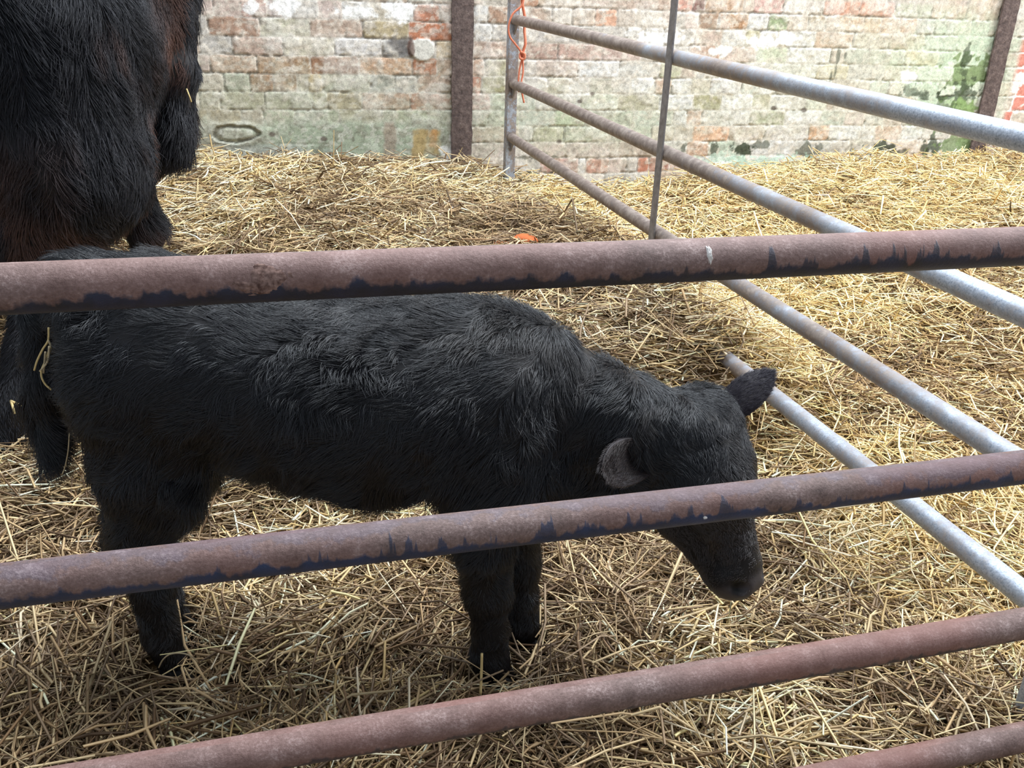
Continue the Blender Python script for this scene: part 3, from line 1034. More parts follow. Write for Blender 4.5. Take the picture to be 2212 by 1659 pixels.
def surface(fn, lo, hi, h):
    """naive surface nets"""
    lo, hi = np.array(lo, float), np.array(hi, float)
    n = np.ceil((hi - lo) / h).astype(int) + 1
    ax = [lo[i] + h * np.arange(n[i]) for i in range(3)]
    G = np.empty(tuple(n), np.float32)
    YZ = np.stack(np.meshgrid(ax[1], ax[2], indexing='ij'), -1)
    for i, xv in enumerate(ax[0]):
        pts = np.concatenate([np.full(YZ.shape[:2] + (1,), xv), YZ], -1)
        G[i] = fn(pts)
    ins = G < 0
    cs = [(a, b, c) for a in (0, 1) for b in (0, 1) for c in (0, 1)]
    sl = lambda o: tuple(slice(o[i], n[i] - 1 + o[i]) for i in range(3))
    cnt = sum(ins[sl(o)].astype(int) for o in cs)
    act = (cnt > 0) & (cnt < 8)
    I = np.argwhere(act)
    acc = np.zeros((len(I), 3))
    num = np.zeros(len(I))
    for o in cs:
        for a in range(3):
            if o[a] == 0:
                o2 = list(o)
                o2[a] = 1
                v0 = G[tuple((I + o).T)]
                v1 = G[tuple((I + o2).T)]
                m = (v0 < 0) != (v1 < 0)
                t = np.where(m, v0 / np.where(m, v0 - v1, 1), 0)
                p = np.tile(np.array(o, float), (len(I), 1))
                p[:, a] += t
                acc += p * m[:, None]
                num += m
    V = lo + h * (I + acc / num[:, None])
    idx = -np.ones(act.shape, int)
    idx[tuple(I.T)] = np.arange(len(I))
    F = []
    for a in range(3):
        b, c = (a + 1) % 3, (a + 2) % 3
        s0 = [slice(1, n[i] - 1) for i in range(3)]
        s1 = list(s0)
        s0[a] = slice(0, n[a] - 1)
        s1[a] = slice(1, n[a])
        A, B = ins[tuple(s0)], ins[tuple(s1)]
        for flip, m in ((0, A & ~B), (1, B & ~A)):
            e = np.argwhere(m)
            off = np.array([1, 1, 1])
            off[a] = 0
            e = e + off
            eb, ec = np.zeros(3, int), np.zeros(3, int)
            eb[b] = 1
            ec[c] = 1
            q = np.stack([idx[tuple(e.T)], idx[tuple((e - eb).T)], idx[tuple((e - eb - ec).T)], idx[tuple((e - ec).T)]], -1)
            F.append(q[:, ::-1] if flip else q)
    F = np.concatenate(F)
    F = F[:, ::-1] if False else F
    return V, F[(F >= 0).all(1)]


def grad(fn, P, e=0.004):
    g = np.stack([fn(P + np.eye(3)[i] * e) - fn(P - np.eye(3)[i] * e) for i in range(3)], -1)
    return g / np.maximum(np.linalg.norm(g, axis=-1), 1e-9)[:, None]


def sample(V, F, n, rg, w=None):
    """area weighted points on quads"""
    a, b, c, d = (V[F[:, i]] for i in range(4))
    ar = np.linalg.norm(np.cross(c - a, d - b), axis=1)
    if w is not None:
        ar = ar * w((a + b + c + d) / 4)
    k = rg.choice(len(F), n, p=ar / ar.sum())
    u, v = rg.random((2, n, 1))
    return (a[k] * (1 - u) + b[k] * u) * (1 - v) + (d[k] * (1 - u) + c[k] * u) * v


def make_fur(name, roots, nrm, flow, length, rad, tint, mat, parent, rg, lift=0.35, wave=0.5, clump=0.03, steps=6, grav=0.25):
    """hairs as native curves: each starts on the skin and follows the lie of the coat"""
    n = len(roots)
    t = flow - nrm * (flow * nrm).sum(1)[:, None]
    # whorls and locks
    x, y, z = roots.T
    sc = 1 / clump
    jig = np.stack([fbm(x * sc * .45, y * sc * .45, z * sc * .45, seed=s, octv=2) - 0.5 for s in (101, 102, 103)], -1)
    cell = np.floor(roots * sc + 3 * jig)
    lock = np.stack([hash3(cell[:, 0], cell[:, 1], cell[:, 2], s) - 0.5 for s in (111, 112, 113)], -1)
    t = t / np.maximum(np.linalg.norm(t, axis=1), 1e-6)[:, None]
    d = t + nrm * lift + wave * 2.4 * jig + wave * 0.75 * lock + rg.normal(0, 0.13, (n, 3))
    d /= np.linalg.norm(d, axis=1)[:, None]
    curl = np.cross(nrm, d) * (wave * (lock[:, :1] * 1.6 + 0.6 * jig[:, :1]))
    P = np.empty((n, steps, 3), np.float32)
    P[:, 0] = roots - nrm * 0.001
    seg = (length / (steps - 1))[:, None]
    cur = d.copy()
    for k in range(1, steps):
        P[:, k] = P[:, k - 1] + cur * seg
        f = k / (steps - 1)
        cur = cur - nrm * (lift * 0.55) * f + curl * 0.55 + np.array([0, 0, -grav]) * f * 0.5
        inn = (cur * nrm).sum(1)
        cur = cur + nrm * np.maximum(0.06 - inn, 0)[:, None]
        cur /= np.linalg.norm(cur, axis=1)[:, None]
    R = rad[:, None] * np.linspace(1, 0.25, steps)[None]
    hc = bpy.data.hair_curves.new(name)
    hc.add_curves([steps] * n)
    hc.attributes['position'].data.foreach_set('vector', P.ravel())
    ra = hc.attributes.get('radius') or hc.attributes.new('radius', 'FLOAT', 'POINT')
    ra.data.foreach_set('value', R.astype(np.float32).ravel())
    ca = hc.attributes.new('tint', 'FLOAT_COLOR', 'CURVE')
    c4 = np.ones((n, 4), np.float32)
    c4[:, :3] = tint
    ca.data.foreach_set('color', c4.ravel())
    hc.materials.append(mat)
    o = bpy.data.objects.new(name, hc)
    COL.objects.link(o)
    place_child(o, parent)
    return o


# ------------------------------------------------------------------ calf
CY = 1.28
HC = np.array([0.283, 1.285, 0.470])                 # skull centre
HH = np.array([0.37, -0.28, -0.885])
HH /= np.linalg.norm(HH)
HL = np.array([0.76, 0.65, 0.0])
HL = HL - HH * (HL @ HH)
HL /= np.linalg.norm(HL)                             # to its left (far) side
HN = np.cross(HH, HL)                                # forehead side
if HN[0] < 0:
    HN = -HN


def hp(s, l, n):
    return HC + HH * s + HL * l + HN * n


def calf_blob():
    b = Blob()
    b.rc((-.545, CY, .580), (-.13, CY, .537), .136, .142, .04, 0.86)
    b.rc((-.640, CY, .682), (-.50, CY, .660), .068, .072, .05, 0.8)           # croup
    b.rc((-.35, CY, .542), (-.22, CY, .51), .130, .142, .04, 0.86)            # barrel
    b.rc((-.10, CY, .640), (.03, CY, .605), .055, .060, .05)                  # withers
    b.rc((.0, CY, .49), (.055, CY - .01, .42), .105, .078, .05, .9)           # chest
    b.rc((-.02, CY, .550), (.19, CY + .0, .488), .120, .082, .05, 1.28)      # neck
    b.rc((.16, CY - .01, .505), tuple(hp(-.01, 0, -.03)), .075, .066, .04)
    for s in (-1, 1):
        near = s < 0
        fx = 0.0 if near else -0.004
        gx = 0.0 if near else -0.036
        yy = CY - .072 if near else CY + .035
        b.chain([((-.568, CY + s * .05, .57), .104), ((-.568 + fx, yy, .43), .074), ((-.585 + fx, yy, .33), .052),
                 ((-.612 + gx, yy, .272), .038)], .03)
        b.rc((-.52, CY + s * .06, .50), (-.535 + fx, yy, .38), .070, .050, .04)  # stifle
        b.chain([((-.612 + gx, yy, .275), .037), ((-.592 + gx, yy, .195), .032), ((-.588 + gx, yy, .095), .029),
                 ((-.575 + gx, yy, .045), .027)], .015)
        b.rc((-.638 + gx, yy, .290), (-.620 + gx, yy, .26), .019, .02, .02)     # point of hock
    # shoulders and forelegs
    for s, kx, ky, f in ((-1, -.028, CY - .065, -.022), (1, .022, CY + .035, .030)):
        b.rc((-.03, CY + s * .065, .58), (-.005, CY + s * .07, .43), .062, .068, .05)
        b.chain([((-.05, CY + s * .06, .42), .066), ((kx - .01, ky, .30), .044), ((kx, ky, .20), .036), ((f, ky, .12), .027),
                 ((f, ky, .07), .029), ((f + .008, ky, .035), .027)], .022)
    b.rc((.07, CY - .015, .425), (.20, CY - .015, .415), .058, .058, .04, 1.2)   # throat and dewlap
    # tail
    b.chain([((-.675, CY - .01, .72), .026), ((-.712, CY - .03, .67), .022), ((-.722, CY - .05, .56), .016),
             ((-.724, CY - .06, .45), .012)], .02)
    # head
    b.rc(hp(-.008, -.030, .0), hp(-.008, .052, .004), .062, .060, .03)           # poll
    b.rc(hp(.0, 0, .01), hp(.085, 0, .026), .070, .062, .03)
    b.rc(hp(.055, -.034, .022), hp(.055, .036, .022), .052, .052, .03)         # brow width
    b.rc(hp(.09, 0, .034), hp(.205, 0, .026), .047, .037, .03)                 # nose bridge
    b.rc(hp(.03, 0, -.056), hp(.12, 0, -.056), .064, .050, .03)               # cheeks
    b.rc(hp(.12, 0, -.052), hp(.225, 0, -.020), .046, .034, .03)              # jaw
    b.rc(hp(.236, -.016, .012), hp(.236, .016, .012), .038, .038, .02)         # muzzle
    b.rc(hp(.250, -.016, .028), hp(.250, .016, .028), .023, .023, .012)       # nose pad
    for s in (-1, 1):
        b.rc(hp(.060, s * .056, .046), hp(.084, s * .056, .040), .020, .018, .015)   # brow ridge
        b.cut(hp(.092, s * .068, .030), .015, .008)                                  # eye socket
        b.cut(hp(.250, s * .030, .047), .0115, .004, hp(.238, s * .047, .040), .0085) # nostril
    b.cut(hp(.268, -.042, -.006), .004, .006, hp(.215, -.055, -.012), .003)          # mouth line
    b.cut(hp(.268, .042, -.006), .004, .006, hp(.215, .055, -.012), .003)
    return b


calf = empty('calf', (-.30, CY, 0.0), 'curly coated black calf standing with its head lowered behind the rusty rails', 'calf')
cb = calf_blob()
V, F = surface(cb, (-.80, 1.02, -.01), (.56, 1.48, .80), 0.0068)
rel_ = V - HC
sk = np.tile(lin((22, 20, 21)), (len(V), 1))
pad = sstep(.232, .246, rel_ @ HH) * sstep(-.012, .0, rel_ @ HN)
sk = sk * (1 - pad[:, None]) + lin((66, 60, 60)) * pad[:, None]
for sd_ in (-1, 1):
    dn_ = np.linalg.norm(V - hp(.246, sd_ * .036, .045), axis=1)
    k_ = sstep(.017, .011, dn_)[:, None]
    sk = sk * (1 - k_) + lin((8, 7, 7)) * k_
m_skin = mat_vcol('calf_skin', 0.5, 0.25)
body = mesh_obj('body', V, F, m_skin, col=sk)
place_child(body, calf)

# hooves: cloven, two claws to each foot
m_hoof = mat_plain('dark_hoof', (34, 30, 28), 0.5, 0.4)


def hoof(name, x, y, z, s, parent, mat=m_hoof, yaw=0.0):
    V, F = [], []
    for side in (-1, 1):
        base = len(V)
        n = 14
        for lv, (zz, sc, sh) in enumerate(((0.0, 1.0, 0.10), (0.35, .95, 0.05), (0.75, .80, -0.05), (1.0, .62, -0.12))):
            for j in range(n):
                an = 2 * math.pi * j / n
                px = (math.cos(an) * .040 * sc + sh * .06) * s
                if math.cos(an) > 0:
                    px *= 1.12
                py = (math.sin(an) * .016 * sc + side * .0175) * s
                cx = px * math.cos(yaw) - py * math.sin(yaw)
                cy = px * math.sin(yaw) + py * math.cos(yaw)
                V.append((x + cx, y + cy, z + zz * .045 * s))
        for lv in range(3):
            for j in range(n):
                j2 = (j + 1) % n
                F.append((base + lv * n + j, base + lv * n + j2, base + (lv + 1) * n + j2, base + (lv + 1) * n + j))
        F.append(tuple(base + j for j in range(n - 1, -1, -1)))
        F.append(tuple(base + 3 * n + j for j in range(n)))
    o = mesh_obj(name, np.array(V), F, mat)
    place_child(o, parent)
    return o


for fx, fy in ((-.566, CY - .075), (-.602, CY + .035), (-.008, CY - .065), (.044, CY + .035)):
    hoof('hoof', fx, fy, 0.0, 0.82, calf)

# eyes
m_eye = mat_plain('wet_dark_eye', (14, 10, 9), 0.06, 0.8)


def ball(name, c, r, mat, parent, seg=20):
    V, F = [], []
    for i in range(seg + 1):
        th = math.pi * i / seg
        for j in range(seg):
            ph = 2 * math.pi * j / seg
            V.append(np.array(c) + r * np.array([math.sin(th) * math.cos(ph), math.sin(th) * math.sin(ph), math.cos(th)]))
    for i in range(seg):
        for j in range(seg):
            j2 = (j + 1) % seg
            F.append((i * seg + j, (i + 1) * seg + j, (i + 1) * seg + j2, i * seg + j2))
    o = mesh_obj(name, np.array(V), F, mat)
    place_child(o, parent)
    return o


for s in (-1, 1):
    ball('eye', hp(.092, s * .056, .030), .0155, m_eye, calf)


def ear(name, base, tip, opening, width, cup, parent, mat, thick=0.004, nseg=18, wseg=14):
    """leaf shaped cupped ear from base to tip; `opening` is the way its hollow faces"""
    base, tip, op = np.array(base, float), np.array(tip, float), np.array(opening, float)
    ax = tip - base
    L = np.linalg.norm(ax)
    ax /= L
    op = op - ax * (op @ ax)
    op /= np.linalg.norm(op)
    sd = np.cross(ax, op)
    G = []
    for i in range(nseg + 1):
        t = i / nseg
        w = width * (0.42 + 1.25 * t) * (1 - t) ** 0.62 * 1.25 if t < 1 else 0
        w = max(w, 0.0015)
        curl = cup * (1.15 - 0.9 * t)
        rowp = []
        for j in range(wseg + 1):
            a = (j / wseg - 0.5) * 2
            an = a * curl
            rad = w / max(curl, .15)
            rowp.append(base + ax * (t * L) + sd * (math.sin(an) * rad) + op * (rad - math.cos(an) * rad)
                        - op * 0.010 * math.sin(t * 3.0))
        G.append(rowp)
    G = np.array(G)
    N = np.zeros_like(G)
    du = np.gradient(G, axis=0)
    dv = np.gradient(G, axis=1)
    N = np.cross(du, dv)
    N /= np.maximum(np.linalg.norm(N, axis=-1), 1e-9)[..., None]
    if (N.reshape(-1, 3).mean(0) @ op) < 0:
        N = -N
    top, bot = G + N * thick / 2, G - N * thick / 2
    V = np.concatenate([top.reshape(-1, 3), bot.reshape(-1, 3)])
    m, k = nseg + 1, wseg + 1
    F = []
    o2 = m * k
    for i in range(m - 1):
        for j in range(k - 1):
            q = (i * k + j, i * k + j + 1, (i + 1) * k + j + 1, (i + 1) * k + j)
            F.append(q)
            F.append(tuple(o2 + v for v in q[::-1]))
    for i in range(m - 1):
        for j in (0, k - 1):
            q = (i * k + j, (i + 1) * k + j, o2 + (i + 1) * k + j, o2 + i * k + j)
            F.append(q if j == 0 else q[::-1])
    for i in (0, m - 1):
        for j in range(k - 1):
            q = (i * k + j, i * k + j + 1, o2 + i * k + j + 1, o2 + i * k + j)
            F.append(q[::-1] if i == 0 else q)
    o = mesh_obj(name, V, F, mat)
    place_child(o, parent)
    return o, G, N, ax


m_ear = mat_hide('ear_skin', (44, 38, 40), 0.6)
ear_n, Gn, Nn, axn = ear('ear', hp(-.004, -.074, -.004), (.134, 1.118, .502), (.25, -.80, .35), .046, 0.95, calf, m_ear)
ear_f, Gf, Nf, axf = ear('ear', hp(-.002, .085, .0), (.442, 1.395, .545), (.3, .55, -.1), .036, 0.70, calf, m_ear)

# ---- the calf's coat
rgf = np.random.default_rng(77)


def calf_flow(P):
    x, y, z = P.T
    n = len(P)
    f = np.tile(np.array([-0.75, 0.0, -0.55]), (n, 1))
    leg = sstep(.42, .32, z) * (x < .12)
    f = f * (1 - leg)[:, None] + np.array([-.05, 0, -1.0]) * leg[:, None]
    neck = sstep(-.02, .10, x) * (z > .35)
    f = f * (1 - neck)[:, None] + np.array([-.35, -.10, -.75]) * neck[:, None]
    rel = P - HC
    s = rel @ HH
    hd = sstep(.16, .10, np.linalg.norm(rel - np.clip(s, 0, .25)[:, None] * HH, axis=1)) * (x > .17)
    f = f * (1 - hd)[:, None] + (HH * 0.9 + np.array([0, 0, 0])) * hd[:, None]
    tl = (x < -.69)
    f[tl] = (-.02, 0, -1)
    return f


def calf_len(P):
    x, y, z = P.T
    L = 0.024 + 0.010 * vnoise(x * 14, y * 14, z * 14, seed=131)
    rel = P - HC
    s = rel @ HH
    dist = np.linalg.norm(rel - np.clip(s, -.02, .26)[:, None] * HH, axis=1)
    hd = (dist < .11) & (x > .2)
    L = np.where(hd, 0.018 - 0.013 * np.clip(s / .16, 0, 1), L)
    L = np.where(hd & (s > .10), 0.007, L)
    L = np.where(hd & (s > .20), 0.004, L)
    L = np.where(hd & (s > .262), 0.0015, L)
    leg = (z < .30) & (x < .12)
    L = np.where(leg, 0.016 - 0.004 * sstep(.15, .05, z), L)
    belly = (z < .46) & (z > .33) & (x > -.5) & (x < .05)
    L = np.where(belly, L + .010, L)
    tl = (x < -.695) & (z < .56)
    L = np.where(tl, 0.055, L)
    return L


def weight_calf(c):
    w = np.where(c[:, 1] > CY + .05, 0.45, 1.0)
    w = np.where((c[:, 0] < -.70), 2.6, w)
    w = np.where((c[:, 0] > .2), 1.9, w)
    w = np.where((c[:, 0] > .2) & (c[:, 2] < .36), 3.2, w)
    w = np.where((((c - HC) @ HH) > .238) & (((c - HC) @ HN) > -.006), .12, w)
    return w


NH = 200000
R = sample(V, F, NH, rgf, weight_calf)
rel_ = R - HC
face = sstep(.02, .12, rel_ @ HH) * (np.linalg.norm(rel_ - np.clip(rel_ @ HH, 0, .27)[:, None] * HH, axis=1) < .12)
N = grad(cb, R)
fl = calf_flow(R)
ln = calf_len(R) * rgf.uniform(.7, 1.25, NH)
tint = lin((13, 13, 19)) * rgf.uniform(.5, 1.8, (NH, 1))
brown = (sstep(.62, .75, fbm(R[:, 0] * 9, R[:, 1] * 9, R[:, 2] * 9, seed=141)))[:, None]
tint = tint * (1 - brown * .6) + lin((36, 28, 25)) * brown * .6
tint = tint * (1 - face[:, None]) + lin((58, 50, 48)) * face[:, None] * rgf.uniform(.6, 1.3, (NH, 1))
m_fur = mat_fur('black_coat', 0.7, 0.33)
ms = sstep(.22, .10, (R - HC) @ HH)
fur = make_fur('coat', R, N, fl, ln, np.full(NH, .00042), tint, m_fur, calf, rgf, lift=.42, wave=.62, clump=.035)
tag(fur, kind='stuff')


def ear_fur(G, N, ax, side, n, length, col, rg, name='ear_hair'):
    m, k = G.shape[:2]
    i = rg.uniform(0, m - 1.001, n)
    j = rg.uniform(0, k - 1.001, n)
    i0, j0 = i.astype(int), j.astype(int)
    fi, fj = (i - i0)[:, None], (j - j0)[:, None]
    bil = lambda A: (A[i0, j0] * (1 - fi) * (1 - fj) + A[i0 + 1, j0] * fi * (1 - fj) + A[i0, j0 + 1] * (1 - fi) * fj + A[i0 + 1, j0 + 1] * fi * fj)
    P = bil(G)
    nn = bil(N) * side
    nn /= np.linalg.norm(nn, axis=1)[:, None]
    return P + nn * .002, nn, np.tile(ax, (n, 1))


m_furb = mat_fur('ear_coat', 0.5, 0.45)
for (G, Nn_, ax, ob, cin, cout) in ((Gn, Nn, axn, ear_n, (70, 60, 58), (74, 66, 66)), (Gf, Nf, axf, ear_f, (60, 52, 54), (62, 56, 66))):
    Ps, Ns, Fs, Ts, Ls = [], [], [], [], []
    for side, n, l, c in ((1, 3500, .013, cin), (-1, 5000, .010, cout)):
        P_, n_, f_ = ear_fur(G, Nn_, ax, side, n, l, c, rgf)
        Ps.append(P_)
        Ns.append(n_)
        Fs.append(f_)
        Ls.append(np.full(n, l) * rgf.uniform(.6, 1.3, n))
        Ts.append(np.tile(lin(c) * .8, (n, 1)) * rgf.uniform(.6, 1.3, (n, 1)))
    e_ = make_fur('ear_hair', np.concatenate(Ps), np.concatenate(Ns), np.concatenate(Fs), np.concatenate(Ls), np.full(8500, .0003),
                  np.concatenate(Ts), m_furb, calf, rgf, lift=.3, wave=.25, clump=.02)
    e_.parent = ob
    e_.matrix_parent_inverse = Matrix.Identity(4)
    tag(e_, kind='stuff')

# ------------------------------------------------------------------ cow
cow = empty('cow', (-1.6, 2.35, 0.06), 'large black cow with a long brown-tinged coat standing behind the calf', 'cow')
wb = Blob()
wb.rc((-1.20, 2.42, .97), (-2.15, 2.15, .92), .27, .31, .08, .95)
wb.rc((-1.14, 2.42, 1.12), (-2.2, 2.15, 1.12), .13, .12, .1)
wb.rc((-1.02, 2.45, 1.15), (-1.10, 2.45, 1.05), .10, .14, .1)
# near hind leg stepping forward
wb.chain([((-1.13, 2.30, 1.00), .21), ((-1.11, 2.22, .68), .155), ((-1.19, 2.17, .52), .085), ((-1.24, 2.16, .42), .062)], .07)
wb.chain([((-1.19, 2.12, .42), .064), ((-1.20, 2.03, .26), .054), ((-1.215, 1.96, .14), .060), ((-1.235, 1.93, .07), .058)], .03)
# far hind leg and buttock
wb.chain([((-1.08, 2.62, 1.08), .18), ((-1.08, 2.60, .76), .125), ((-1.14, 2.55, .60), .065), ((-1.08, 2.52, .46), .045)], .05)
wb.chain([((-1.08, 2.52, .46), .044), ((-1.11, 2.52, .28), .036), ((-1.10, 2.52, .16), .044), ((-1.12, 2.51, .12), .045)], .03)
# tail
wb.chain([((-1.00, 2.48, 1.27), .045), ((-.95, 2.52, 1.15), .045), ((-.93, 2.53, .90), .040), ((-.955, 2.50, .72), .045)], .04)
# forequarters, neck and head (outside the picture to the left)
for fx, fy in ((-2.10, 2.02), (-2.02, 2.30)):
    wb.chain([((fx, fy + .05, .85), .15), ((fx, fy, .56), .085), ((fx, fy, .38), .060), ((fx, fy, .16), .046), ((fx - .02, fy, .10), .05)], .05)
wb.rc((-2.2, 2.14, 1.0), (-2.62, 2.04, .98), .22, .14, .1, 1.1)
wb.rc((-2.64, 2.02, .98), (-2.88, 1.97, .70), .12, .065, .05)
V2, F2 = surface(wb, (-3.05, 1.75, .03), (-.70, 2.95, 1.45), 0.0145)
cbody = mesh_obj('body', V2, F2, mat_hide('cow_skin', (26, 22, 22), 0.6))
place_child(cbody, cow)
for x, y in ((-1.25, 1.93), (-1.14, 2.51), (-2.14, 2.02), (-2.06, 2.30)):
    hoof('hoof', x, y, float(ground(x, y)) + .0, 1.5, cow, yaw=math.pi)
for s in (-1, 1):
    ball('eye', (-2.73, 1.995 + s * .095, .93), .022, m_eye, cow)
ear('ear', (-2.62, 1.93, 1.03), (-2.60, 1.76, .99), (-.6, -.2, -.3), .05, .8, cow, m_ear)
ear('ear', (-2.62, 2.12, 1.03), (-2.60, 2.29, .99), (-.6, .2, -.3), .05, .8, cow, m_ear)

NC = 120000
RC = sample(V2, F2, NC, rgf, lambda c: np.where(c[:, 0] > -1.55, 1.0, 0.14) * np.where(c[:, 1] > 2.62, .35, 1))
NCn = grad(wb, RC, .006)
x, y, z = RC.T
fl = np.tile(np.array([.22, 0, -1.0]), (NC, 1))
up = sstep(.75, 1.1, z)
fl = fl + np.array([.15, 0, .1]) * up[:, None]
lc = 0.035 + .025 * vnoise(x * 8, y * 8, z * 8, seed=151)
lc = np.where(z < .45, .018, lc)
tailm = (x > -1.0) & (y > 2.44) & (y < 2.58)
lc = np.where(tailm & (z < .85), .075, lc)
lc = lc * rgf.uniform(.7, 1.25, NC)
tb = lin((30, 29, 34)) * rgf.uniform(.5, 1.5, (NC, 1))
bn = fbm(x * 6, y * 6, z * 3, seed=161)
zone = np.exp(-((x + 0.96) / .06) ** 2) * (y < 2.50) * 1.1 + .45 * sstep(.85, .6, z) * sstep(.36, .5, z)
bw = np.clip(sstep(.42, .62, bn) * zone * 1.6, 0, .9)[:, None]
tb = tb * (1 - bw) + lin((98, 68, 56)) * bw * rgf.uniform(.6, 1.3, (NC, 1))
cfur = make_fur('coat', RC, NCn, fl, lc, np.full(NC, .0009), tb, mat_fur('cow_coat', .4, .5), cow, rgf, lift=.30, wave=.45, clump=.07)
tag(cfur, kind='stuff')

# ------------------------------------------------------------------ small things
m_stalk = mat_plain('pale_straw', (216, 190, 132), 0.55, 0.35)
m_stalk2 = mat_plain('grey_straw', (186, 168, 134), 0.6, 0.3)


def pline(name, pts, r, mat, parent=None, seg=8, taper=1.0, sub=6):
    """thin round strand through points (Catmull-Rom)"""
    p = np.array(pts, float)
    q = np.vstack([2 * p[0] - p[1], p, 2 * p[-1] - p[-2]])
    C = []
    for i in range(1, len(q) - 2):
        for k in range(sub):
            t = k / sub
            C.append(0.5 * ((2 * q[i]) + (-q[i - 1] + q[i + 1]) * t + (2 * q[i - 1] - 5 * q[i] + 4 * q[i + 1] - q[i + 2]) * t * t
                            + (-q[i - 1] + 3 * q[i] - 3 * q[i + 1] + q[i + 2]) * t ** 3))
    C.append(p[-1])
    C = np.array(C)
    T = np.gradient(C, axis=0)
    T /= np.linalg.norm(T, axis=1)[:, None]
    ref = np.array([0.31, 0.52, 0.79])
    V, F = [], []
    n = len(C)
    for i in range(n):
        s = np.cross(T[i], ref)
        s /= np.linalg.norm(s)
        u = np.cross(s, T[i])
        rr = r * (1 + (taper - 1) * i / (n - 1))
        for j in range(seg):
            a = 2 * math.pi * j / seg
            V.append(C[i] + rr * (math.cos(a) * s + math.sin(a) * u))
    for i in range(n - 1):
        for j in range(seg):
            j2 = (j + 1) % seg
            F.append((i * seg + j, i * seg + j2, (i + 1) * seg + j2, (i + 1) * seg + j))
    F.append(tuple(range(seg - 1, -1, -1)))
    F.append(tuple((n - 1) * seg + j for j in range(seg)))
    o = mesh_obj(name, np.array(V), F, mat)
    if parent:
        place_child(o, parent)
    return o


def hit(fn, x, y, off=0.003, t0=1.0):
    """point of a body's surface seen at photo pixel x, y"""
    d = view_ray(x, y)
    d = d / np.linalg.norm(d)
    t = t0
    for _ in range(80):
        p_ = np.array([0, 0, CAM_H]) + d * t
        k = float(fn(p_[None])[0])
        if k < off:
            break
        t += max(k * .8, .001)
    return p_


def at(x, y, Y):
    d = view_ray(x, y)
    return np.array([0, 0, CAM_H]) + d * (Y / d[1])


# orange twine knotted round the end of the grey gate
m_tw = mat_plain('orange_twine', (206, 112, 84), 0.75, 0.3, (300, (226, 140, 108)))
tw = empty('baler_twine', tuple(gatept(-.02, 1.05)), 'orange twine knotted round the far upright of the grey gate', 'twine')
yk = 4.06
pline('loop', [at(1133, -12, yk), at(1127, 12, yk), at(1108, 30, yk), at(1099, 55, yk), at(1101, 78, yk), at(1113, 95, yk), at(1124, 110, yk),
               at(1127, 124, yk)], .0042, m_tw, tw)
pline('loop', [at(1126, -14, yk), at(1129, 12, yk + .02), at(1134, 40, yk + .03), at(1133, 66, yk + .02), at(1135, 92, yk), at(1131, 108, yk),
               at(1128, 124, yk)], .0062, m_tw, tw)
pline('knot', [at(1124, 112, yk - .01), at(1133, 117, yk - .012), at(1132, 127, yk - .01), at(1124, 126, yk - .012), at(1124, 116, yk),
               at(1131, 121, yk)], .0055, m_tw, tw)
pline('loose_end', [at(1128, 126, yk), at(1122, 152, yk), at(1120, 176, yk), at(1121, 199, yk)], .004, m_tw, tw)
pline('loose_end', [at(1129, 126, yk), at(1130, 155, yk), at(1126, 180, yk), at(1128, 202, yk), at(1132, 222, yk)], .004, m_tw, tw)

# broken orange brick half buried in the straw by the grey gate
def lump(name, c, r, mat, label, cat, sc=(1, 1, .4), seed=0, group=None):
    V, F = [], []
    seg = 18
    for i in range(seg + 1):
        th = math.pi * i / seg
        for j in range(seg):
            ph = 2 * math.pi * j / seg
            d = np.array([math.sin(th) * math.cos(ph), math.sin(th) * math.sin(ph), math.cos(th)])
            q = np.sign(d) * np.abs(d) ** .7
            k = .75 + .5 * vnoise(np.array([d[0] * 2 + seed]), np.array([d[1] * 2]), np.array([d[2] * 2]), seed=5)[0]
            V.append(np.array(c) + r * q * k * np.array(sc))
    for i in range(seg):
        for j in range(seg):
            j2 = (j + 1) % seg
            F.append((i * seg + j, (i + 1) * seg + j, (i + 1) * seg + j2, i * seg + j2))
    o = mesh_obj(name, np.array(V), F, mat)
    return tag(o, label, cat, group)


m_br = mat_plain('wet_orange_brick', (196, 104, 56), 0.8, 0.2, (60, (168, 92, 56)))
p = at(1133, 520, 3.02)
lump('brick_fragment', (p[0], p[1], float(ground(p[0], p[1])) + 0.044), .036, m_br, 'bright orange brick fragment lying in the straw left of the grey gate', 'brick', (1.1, .8, .5), 3)
p = at(1085, 524, 3.0)
lump('brick_fragment', (p[0], p[1], float(ground(p[0], p[1])) + 0.040), .022, m_br, 'smaller orange brick fragment at the left of the bright one in the straw', 'brick', (1.2, .7, .5), 7)

# stalks that stand out on their own
Yl = 1.13
s_ = pline('straw_stalk', [at(1041, 1412, Yl), at(1040, 1450, Yl), at(1038, 1500, Yl - .01)], .0022, m_stalk)
tag(s_, 'single upright yellow straw stalk against the near foreleg of the calf', 'straw', None)
s_ = pline('straw_stalk', [at(343, 1442, 1.15), at(352, 1425, 1.13), at(368, 1413, 1.12), at(392, 1411, 1.12), at(412, 1417, 1.12), at(427, 1430, 1.13)], .0012, m_stalk2)
tag(s_, 'thin arched stalk curling over the hind foot of the calf', 'straw')
s_ = pline('straw_stalk', [hit(wb, 403, 192, .022), hit(wb, 409, 208, .022), hit(wb, 413, 220, .022)], .0022, m_stalk)
tag(s_, 'short pale stalk stuck to the hindquarters of the cow', 'straw')
wisp = empty('straw_wisp', tuple(at(95, 770, 1.17)), 'tuft of dry straw caught hanging in the tail of the calf', 'straw')
